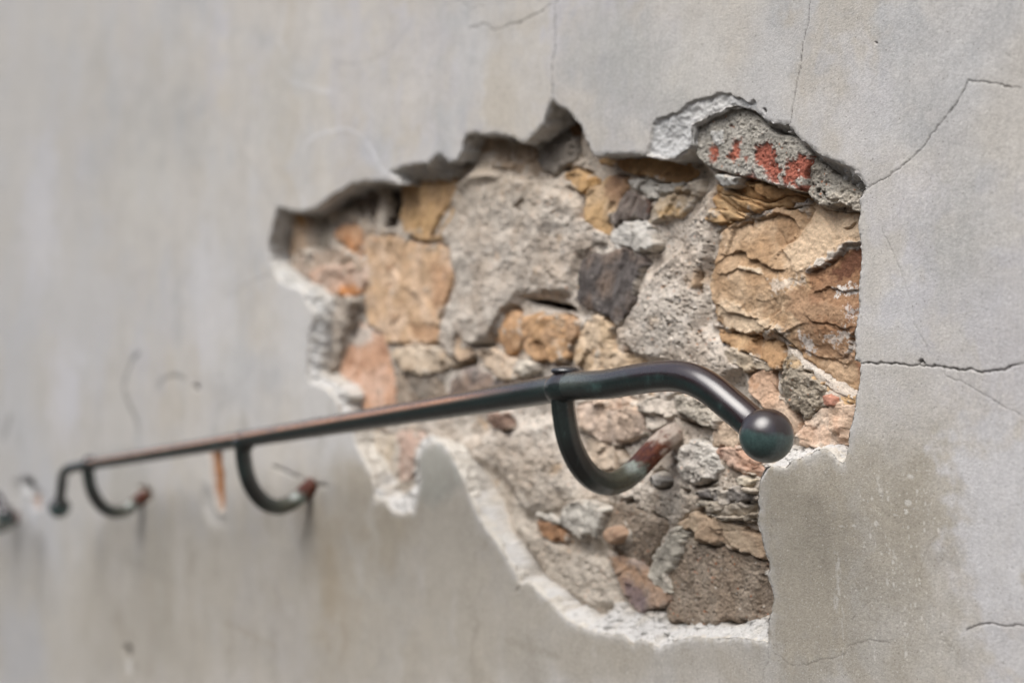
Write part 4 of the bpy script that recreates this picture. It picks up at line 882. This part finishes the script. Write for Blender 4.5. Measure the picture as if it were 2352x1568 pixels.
GAP = ['A 1045,775 1110,760 1185,765 1185,900 1160,1000 1130,1090 1030,1105 1045,980 1050,860', 'A 620,965 700,875 760,840 800,850 770,900 720,940', 'A 1785,365 1835,365 1815,500 1750,560 1690,625 1650,625 1740,530 1775,440',
       'P 1200,685 1245,686 1325,707 1322,718 1275,712 1215,697', 'C 1095,715 1200,728 1470,736 1475,765 1300,752 1105,758', 'C 1610,860 1690,840 1760,850 1762,892 1690,900 1640,930 1580,950 1560,925',
       'I 1060,850 1110,870 1180,930 1160,1010 1110,1040 1060,1020 1045,940', 'I 1120,1060 1190,1080 1220,1140 1190,1180 1150,1130', 'Q 1060,560 1100,570 1140,620 1110,650 1050,640', 'Q 1420,640 1560,600 1540,640 1460,680',
       'D 525,455 600,465 605,500 545,505', 'D 1590,560 1640,565 1625,605', 'D 925,925 1000,965 1100,1000 1180,1010 1050,1018 950,965', 'F 855,195 925,215 915,265 880,250', 'F 822,505 878,530 872,605 840,580',
       'F 695,1115 765,1105 750,1145 700,1140', 'E 535,385 585,400 570,440 540,425', 'A 262,1335 312,1335 312,1385 270,1385', 'C 1950,1390 2050,1370 2052,1395 1990,1420', 'A 1530,880 1600,890 1560,990 1535,980',
       'C 1740,730 1880,735 1880,765 1760,762', 'C 562,700 590,720 600,850 585,990 552,985 552,850', 'C 810,420 850,400 830,500 800,540', 'Q 1965,530 2010,520 2010,610 1975,600', 'A 300,980 345,985 320,1100 280,1200 275,1080',
       'D 870,1200 900,1220 930,1280 890,1260', 'P 1100,800 1130,790 1140,840 1112,850', 'C 1110,860 1150,900 1150,1230 1130,1230 1120,1000', 'B 1100,1460 1135,1300 1135,1560', 'F 1400,160 1440,160 1440,200 1400,190',
       'D 1860,640 1990,760 1980,790 1880,700', 'B 1000,270 1040,250 1035,430 1005,400', 'Q 300,900 470,760 460,800 320,920']
VOID = np.zeros(X.shape, bool)
for s_ in GAP:
    pl = KW(s_, .03); d = sdf_local(X, Zc, pl, .02); m = d > -.02
    dd = d[m]+fbm(X[m], Zc[m], 90, 3, 540)*.002
    Y[m] += sstep(-.0015, .002, dd)*.014; VOID[m] |= dd > .0018
keep = act & ~VOID
link('mortar_bed', grid_mesh('mortar_bed', X, Y, Zc, keep, col), M_MORTAR, wall, 'sandy grey beige mortar packed between the rubble stones')
del U, V, X, Zc, Y, col

def box_mesh(name, lo, hi):
    x0, y0, z0 = lo; x1, y1, z1 = hi
    co = np.array([(x, y, z) for x in (x0, x1) for y in (y0, y1) for z in (z0, z1)], float)
    q = np.array([(0, 1, 3, 2), (4, 6, 7, 5), (0, 4, 5, 1), (2, 3, 7, 6), (0, 2, 6, 4), (1, 5, 7, 3)])
    return mesh_np(name, co, q, np.tile(lin((120, 110, 98)), (8, 1)), smooth=False)
link('masonry_core', box_mesh('masonry_core', (-14, .22, -2.8), (6, .55, 5.2)), M_MORTAR, wall)

# ------------------------------------------------------------------ street ground (outside the frame)
SL = -math.tan(math.radians(7.2))
def ground(name, y0, y1, dz, c, mat):
    xs = np.linspace(-30, 30, 121); ys = np.linspace(y0, y1, 41)
    XX, YY = np.meshgrid(xs, ys); ZZ = .02+dz-SL*XX*0+ (XX*math.tan(math.radians(7.2)))
    ZZ = ZZ+fbm(XX, YY, 1.2, 3, 601)*.004
    colr = np.broadcast_to(lin(c), XX.shape+(3,))*(1+.15*fbm(XX, YY, 2., 4, 602))[..., None]
    me = grid_mesh(name, XX, YY, ZZ, np.ones(XX.shape, bool), colr)
    me.flip_normals()
    o = link(name, me, mat); o['kind'] = 'structure'; return o
M_PAVE = mineral('worn paving', grains=(90, .85, 1.15), mottles=(9, .85, 1.15), bump=(.5, .004), bscale=60)
ground('pavement', -30, .05, 0, (72, 69, 66), M_PAVE)

# ------------------------------------------------------------------ unseen house front added behind the camera to darken reflections and low sky
fac = empty('added_building', 'unseen house front across the street, added to darken reflections and low sky', 'added_building', None, (0, -7.2, -2))
colf = lin((150, 122, 98))
def slab(name, lo, hi, c, parent):
    me = box_mesh(name, lo, hi); a_ = me.attributes['tint']
    a_.data.foreach_set('color', np.tile(np.append(lin(c), 1.), (8, 1)).astype(np.float32).ravel())
    return link(name, me, M_PAVE, parent)
slab('wall', (-22, -4, -1.5), (14, 0, 6.2), (84, 72, 62), fac)
slab('added_cornice', (-22.1, .002, 6.0), (14.1, .3, 6.3), (120, 110, 98), fac)
for i in range(11):
    for lv in (.6, 3.6):
        wx_ = -20+i*3.1
        f_ = slab('added_window', (wx_, .002, lv), (wx_+1.1, .05, lv+1.7), (60, 62, 64), fac)

# ------------------------------------------------------------------ handrail
def metal(name):
    m, nt, b = mat_base(name)
    geo = N(nt, 'ShaderNodeTexCoord'); co = geo.outputs['Object']
    at = N(nt, 'ShaderNodeAttribute', attribute_name='tint')
    rg = N(nt, 'ShaderNodeAttribute', attribute_name='matte')
    v = N(nt, 'ShaderNodeVectorMath', operation='SCALE'); nt.links.new(at.outputs['Color'], v.inputs[0])
    nt.links.new(maprange(nt, noise(nt, co, 420, 4, .65), .3, .7, .72, 1.3), v.inputs['Scale'])
    nt.links.new(v.outputs[0], b.inputs['Base Color'])
    n2 = maprange(nt, noise(nt, co, 150, 4, .6), .3, .7, -.07, .07)
    nt.links.new(mathn(nt, 'ADD', rg.outputs['Fac'], n2), b.inputs['Roughness'])
    b.inputs['Specular IOR Level'].default_value = .38
    nt.links.new(maprange(nt, rg.outputs['Fac'], .45, .62, 1.0, 0), b.inputs['Coat Weight']); b.inputs['Coat Roughness'].default_value = .27; b.inputs['Coat IOR'].default_value = 1.6
    bp = N(nt, 'ShaderNodeBump', Strength=.22, Distance=.0006)
    nt.links.new(noise(nt, co, 330, 5, .6), bp.inputs['Height']); nt.links.new(bp.outputs[0], b.inputs['Normal'])
    return m
M_METAL = metal('patinated dark metal')
TEAL = lin((34, 50, 49)); BROWN = lin((28, 19, 20)); BLACKM = lin((13, 15, 14)); REFL_WARM = lin((204, 142, 96)); RUST = lin((98, 56, 38)); RUSTD = lin((74, 44, 42)); VERD = lin((140, 150, 142))

def catmull(pts, n=14):
    pts = [np.array(p, float) for p in pts]; P_ = [2*pts[0]-pts[1]]+pts+[2*pts[-1]-pts[-2]]
    out = []
    for i in range(1, len(P_)-2):
        p0, p1, p2, p3 = P_[i-1:i+3]
        L = np.linalg.norm(p2-p1); k = max(2, int(L/.003)) if n is None else n
        for j in range(k):
            t = j/k
            out.append(.5*((2*p1)+(-p0+p2)*t+(2*p0-5*p1+4*p2-p3)*t*t+(-p0+3*p1-3*p2+p3)*t**3))
    out.append(P_[-2]); return np.array(out)
def tube(name, path, rad, colour, seg=32, profile=None, side=None, cap=True):
    """sweep; rad(s) radius along, profile(angle) radius factor, colour(pos, normal, s, ang) -> colours, matte"""
    n = len(path); tn = np.gradient(path, axis=0); tn /= np.linalg.norm(tn, axis=1)[:, None]
    ref = np.array(side if side is not None else (0, 1, 0.), float)
    s = np.concatenate([[0], np.cumsum(np.linalg.norm(np.diff(path, axis=0), axis=1))])
    a = np.linspace(0, math.tau, seg, endpoint=False)
    rf = np.ones(seg) if profile is None else np.array([profile(x) for x in a])
    co = np.zeros((n, seg, 3)); nr = np.zeros((n, seg, 3))
    for i in range(n):
        u = ref-tn[i]*ref.dot(tn[i]); u /= np.linalg.norm(u); v = np.cross(tn[i], u)
        dirs = np.cos(a)[:, None]*u+np.sin(a)[:, None]*v
        co[i] = path[i]+dirs*(rad(s[i]/s[-1])*rf)[:, None]; nr[i] = dirs
    S_ = np.repeat((s/s[-1])[:, None], seg, 1)
    pos = co.reshape(-1, 3); c, mt = colour(pos, nr.reshape(-1, 3), S_.ravel(), np.tile(a, n), np.repeat(s, seg))
    idx = np.arange(n*seg).reshape(n, seg); j = np.roll(idx, -1, 1)
    q = np.stack([idx[:-1], j[:-1], j[1:], idx[1:]], -1).reshape(-1, 4)
    if cap:
        extra = []
        for end, ring in ((0, idx[0]), (1, idx[-1])):
            ring = list(ring)
            for k in range(1, seg//2):
                f = (ring[k-1], ring[k], ring[seg-1-k], ring[(seg-k) % seg]) if k > 0 else None
                extra.append(f if end else f[::-1])
        q = np.concatenate([q, np.array(extra)])
    me = mesh_np(name, pos, q, c, extra={'matte': mt})
    return me
def pat(pos, nr, extra_brown=None, seed=0):
    """dark bronze on top, blue green patina lower and on the street side"""
    n = fbm(pos[:, 0]+pos[:, 1]*.7, pos[:, 2]+pos[:, 1]*.4, 22, 4, 700+seed)
    n2 = fbm(pos[:, 0]*1.+pos[:, 1], pos[:, 2], 130, 4, 710+seed)
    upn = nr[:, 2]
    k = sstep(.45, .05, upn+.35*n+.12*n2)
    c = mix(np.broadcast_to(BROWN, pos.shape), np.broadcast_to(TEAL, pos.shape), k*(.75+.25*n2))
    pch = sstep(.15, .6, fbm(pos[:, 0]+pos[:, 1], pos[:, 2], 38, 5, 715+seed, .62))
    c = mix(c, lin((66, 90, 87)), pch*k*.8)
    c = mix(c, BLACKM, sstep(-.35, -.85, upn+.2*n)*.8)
    mt = .25+.16*k+.05*n2
    return c, mt
def vec(px, py, y):
    x, z = unproj(px, py, y); return np.array([float(x), y, float(z)])
WR = -.10
g1 = vec(1277, 893, WR); g2 = vec(559, 1018, WR); g3 = vec(203, 1066, WR)
slope = (g3-g1)/np.linalg.norm(g3-g1)
def online(x):   # point on the straight run at wall position x
    f = (x-g1[0])/(g3[0]-g1[0]); return g1+(g3-g1)*f
R0 = .0129
GRP = 'handrails along the wall'
rail_root = empty('handrail', 'long dark metal handrail running across the hole, ending in a ball at the right', 'handrail', GRP, tuple(g2))
def local(v): return np.array(v)-g2
# right end: leaves the straight run, bends down and slightly towards the wall
Dp = lambda x, y, yy: vec(1263.3+x*.3175, 660.3+y*.3175, yy)
ballc = Dp(1567, 1070, -.088)
rpath = [online(g1[0]-.0), online(g1[0]+.03), Dp(400, 700, -.1), Dp(620, 664, -.1), Dp(790, 642, -.0995), Dp(930, 641, -.099), Dp(1060, 675, -.097), Dp(1180, 745, -.0945), Dp(1310, 852, -.0915), Dp(1440, 962, -.0885), ballc*.85+Dp(1440, 962, -.0885)*.15]
lb = vec(137, 1164, -.082); lc = vec(146, 1086, -.099)
lpath = [lb, lb*.5+vec(143, 1112, -.092)*.5, vec(143, 1110, -.093), vec(145, 1092, -.097), lc*.5+vec(158, 1076, -.0995)*.5, vec(160, 1075, -.1), online(g3[0]-.02), g3]
pl = catmull(lpath, 10)
mid = [g3+(g1-g3)*f for f in np.linspace(0, 1, 60)][1:-1]
pr = catmull(rpath, 14)
full = np.concatenate([pl[:-1], np.array(mid), pr]); full = full-g2
def rail_col(pos, nr, S_, a, s):
    c, mt = pat(pos, nr, seed=1)
    # warm reflection painted into the colour, upper street side left of first collar
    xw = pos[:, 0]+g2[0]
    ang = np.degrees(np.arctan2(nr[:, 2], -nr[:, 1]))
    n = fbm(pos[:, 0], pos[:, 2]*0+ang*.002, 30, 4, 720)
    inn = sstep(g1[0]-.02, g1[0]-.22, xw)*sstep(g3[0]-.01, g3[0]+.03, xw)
    refl_band = np.exp(-((ang-25-4*n)/11)**2)*inn*(.8+.5*n)
    c = mix(c, REFL_WARM, np.clip(refl_band, 0, 1)*.85)
    near1 = np.exp(-((xw-g1[0]-.035)/.035)**2)
    c = mix(c, lin((96, 104, 98)), near1*np.exp(-((ang-25)/30)**2)*.7)
    # plain brown upper half on the bend
    bend = sstep(g1[0]+.09, g1[0]+.14, xw)
    c = mix(c, lin((34, 18, 22)), bend*sstep(-.1, .25, nr[:, 2]+.15*n)*.9)
    return c, np.clip(mt-.04*bend, .2, 1)
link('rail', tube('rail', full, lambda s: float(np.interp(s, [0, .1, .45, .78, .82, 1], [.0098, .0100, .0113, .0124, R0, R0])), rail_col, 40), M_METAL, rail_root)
def sphere(name, c, r, colour, squash=(1, 1, 1), nu=48, nv=28):
    th = np.linspace(0, math.pi, nv+1)[1:-1]; a = np.linspace(0, math.tau, nu, endpoint=False)
    T, A_ = np.meshgrid(th, a, indexing='ij')
    nr = np.stack([np.sin(T)*np.cos(A_), np.sin(T)*np.sin(A_), np.cos(T)], -1)
    pos = nr.reshape(-1, 3)*r*np.array(squash)+np.array(c)
    m = len(pos); top = np.array(c)+np.array([0, 0, r*squash[2]]); bot = np.array(c)-np.array([0, 0, r*squash[2]])
    P2 = np.concatenate([pos, np.repeat(top[None], nu, 0), np.repeat(bot[None], nu, 0)])
    NR = np.concatenate([nr.reshape(-1, 3), np.repeat([[0, 0, 1.]], nu, 0), np.repeat([[0, 0, -1.]], nu, 0)])
    cc, mt = colour(P2, NR, None, None, None)
    me = bpy.data.meshes.new(name)
    idx = np.arange(m).reshape(nv-1, nu); faces = []
    vt = [tuple(p) for p in pos]+[tuple(top), tuple(bot)]
    for i in range(nv-2):
        for j in range(nu):
            faces.append((idx[i, j], idx[i+1, j], idx[i+1, (j+1) % nu], idx[i, (j+1) % nu]))
    for j in range(nu):
        faces.append((m, idx[0, j], idx[0, (j+1) % nu])); faces.append((m+1, idx[-1, (j+1) % nu], idx[-1, j]))
    me.from_pydata(vt, [], [tuple(int(k) for k in f) for f in faces]); me.update()
    me.polygons.foreach_set('use_smooth', np.ones(len(me.polygons), bool))
    a_ = me.attributes.new('tint', 'FLOAT_COLOR', 'POINT')
    cc = np.concatenate([cc[:m], cc[m:m+1], cc[m+nu:m+nu+1]]); mt = np.concatenate([mt[:m], mt[m:m+1], mt[m+nu:m+nu+1]])
    a_.data.foreach_set('color', np.concatenate([cc, np.ones((len(cc), 1))], 1).astype(np.float32).ravel())
    b_ = me.attributes.new('matte', 'FLOAT', 'POINT'); b_.data.foreach_set('value', mt.astype(np.float32))
    return me
def ball_col(pos, nr, *_):
    n = fbm(pos[:, 0]+pos[:, 1]*.7, pos[:, 2], 60, 4, 730); n2 = fbm(pos[:, 0]+pos[:, 1], pos[:, 2], 200, 4, 731)
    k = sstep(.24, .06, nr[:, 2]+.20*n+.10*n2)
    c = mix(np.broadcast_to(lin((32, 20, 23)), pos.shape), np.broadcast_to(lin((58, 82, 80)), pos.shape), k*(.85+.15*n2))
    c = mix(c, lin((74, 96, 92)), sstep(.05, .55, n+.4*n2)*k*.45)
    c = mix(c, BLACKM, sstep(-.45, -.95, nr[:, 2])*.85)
    return c, .34+.12*k
RB = .0208
link('end_ball', sphere('end_ball', ballc-g2, RB, ball_col), M_METAL, rail_root)
link('end_ball', sphere('end_ball', lb-g2, RB*1.0, ball_col), M_METAL, rail_root)

# bracket: octagonal bar, drops from the rail, curves and enters the wall
def bp_(x, y):   # photo position on the vertical plane through the first collar -> (y, z)
    px = 1263.3+x*.3175; py = 660.3+y*.3175
    a = (px-CX)/F; b = (py-CY)/F; t = -g1b[0]
    # solve for depth on plane t = const: t = -aZ SA + Z CA
    Zd = t/(CA-a*SA); yy = (a*Zd*CA+Zd*SA)-D
    return yy, CZ-b*Zd
g1b = g1.copy()
g1b[0] = online(float(vec(1263.3+95*.3175, 893, WR)[0]))[0]
g1b = online(g1b[0])
bpts = [(95, 845), (104, 930), (122, 1040), (158, 1160), (222, 1285), (310, 1380), (420, 1418), (530, 1385), (625, 1310), (715, 1215), (800, 1130), (880, 1075), (950, 1045)]
bl = []
for x, y in bpts:
    yy, zz = bp_(x, y); bl.append(np.array([g1b[0], yy, zz]))
bl = [g1b.copy()]+bl
print('bracket', [tuple(round(float(v), 4) for v in p[1:]) for p in bl])
bl.append(bl[-1]+(bl[-1]-bl[-2])*1.2)
bpath = catmull(bl, 12)-g1b
def octo(a):
    # rounded square with chamfers, slightly wider than deep
    c, s = abs(math.cos(a)), abs(math.sin(a))
    return 1/max(c, s, (c+s)/1.36)
def br_col(pos, nr, S_, a, s):
    n = fbm(pos[:, 1], pos[:, 2], 40, 4, 740); n2 = fbm(pos[:, 1]+pos[:, 0]*1.3, pos[:, 2]-pos[:, 0]*1.1, 110, 5, 741, .62)
    c = mix(np.broadcast_to(lin((30, 40, 38)), pos.shape), np.broadcast_to(lin((20, 22, 21)), pos.shape), sstep(-.4, .4, n))
    c = mix(c, lin((78, 96, 92)), sstep(.25, .7, n2)*.4*sstep(.5, .2, S_))
    c = mix(c, lin((84, 84, 66)), sstep(.35, .55, S_+.06*n)*.6)
    v = np.exp(-((S_-.635+.03*n+.03*n2)/.035)**2); c = mix(c, VERD, v*.85)
    r_ = sstep(.63, .70, S_+.09*n+.07*n2); c = mix(c, mix(np.broadcast_to(RUST, pos.shape), np.broadcast_to(RUSTD, pos.shape), sstep(-.2, .5, n2+nr[:, 2]*.5)), r_)
    c = mix(c, lin((150, 92, 52)), r_*sstep(.3, .7, n2+.3*n-.5*nr[:, 2])*.8)
    w = sstep(.77, .84, S_+.08*n+.09*n2)*sstep(-.45, -.1, n2+.2*n+.1); c = mix(c, lin((180, 168, 156)), w*.8)
    c = mix(c, lin((92, 70, 66)), sstep(.86, .92, S_)*sstep(-.1, .5, n2)*.8)
    mt = .44+.45*sstep(.6, .7, S_)+.05*n2
    return c, mt
bmesh_ = tube('bracket', bpath, lambda s: .0107+.0006*math.exp(-((s-.95)/.1)**2), br_col, 48, octo, side=(1, 0, 0))
col_path = np.array([slope*-.014, slope*-.0135, slope*-.012, slope*-.008, slope*0, slope*.008, slope*.012, slope*.0135, slope*.014])
crad = [.0124, .0136, .0146, .0151, .0153, .0151, .0146, .0136, .0124]
def coll_col(pos, nr, S_, a, s):
    c, mt = pat(pos, nr, seed=3); return c, mt-.06
cmesh = tube('collar', col_path, lambda s: float(np.interp(s, np.linspace(0, 1, 9), crad)), coll_col, 40)
def rv_col(pos, nr, *_):
    return np.broadcast_to(lin((44, 44, 48)), pos.shape).copy(), np.full(len(pos), .28)
rmesh = sphere('rivet_head', (-.001, .003, .0155), .0140, rv_col, (1.0, .95, .32), 32, 16)
for gi, gp in enumerate((g1b, g2, g3)):
    o = link('bracket', bmesh_ if gi == 0 else bmesh_, None, rail_root)
    if gi == 0: bmesh_.materials.append(M_METAL); cmesh.materials.append(M_METAL); rmesh.materials.append(M_METAL)
    o.location = tuple(gp-g2)
    if gi == 0: o['label'] = 'dark curved bracket turning rusty and whitish where it enters the rubble'
    c_ = link('collar', cmesh, None, o); r__ = link('rivet_head', rmesh, None, o)
    kk = (1, .9, .82)[gi]; c_.scale = (1, kk, kk); r__.scale = (kk, kk, kk)

# second handrail, further down the wall
rr = rail_root.copy(); COL.objects.link(rr)
rr['label'] = 'blurred ball end of a second dark handrail at the left edge of the photo'
b2 = vec(13, 1183, -.086)
off = b2-ballc
rr.location = tuple(g2+off)
for ch in list(rail_root.children):
    c_ = ch.copy(); COL.objects.link(c_); c_.parent = rr
    for g_ in ch.children:
        d_ = g_.copy(); COL.objects.link(d_); d_.parent = c_
print('g', g1, g2, g3, 'ball', ballc, lb, 'off', off, 'slope', slope)
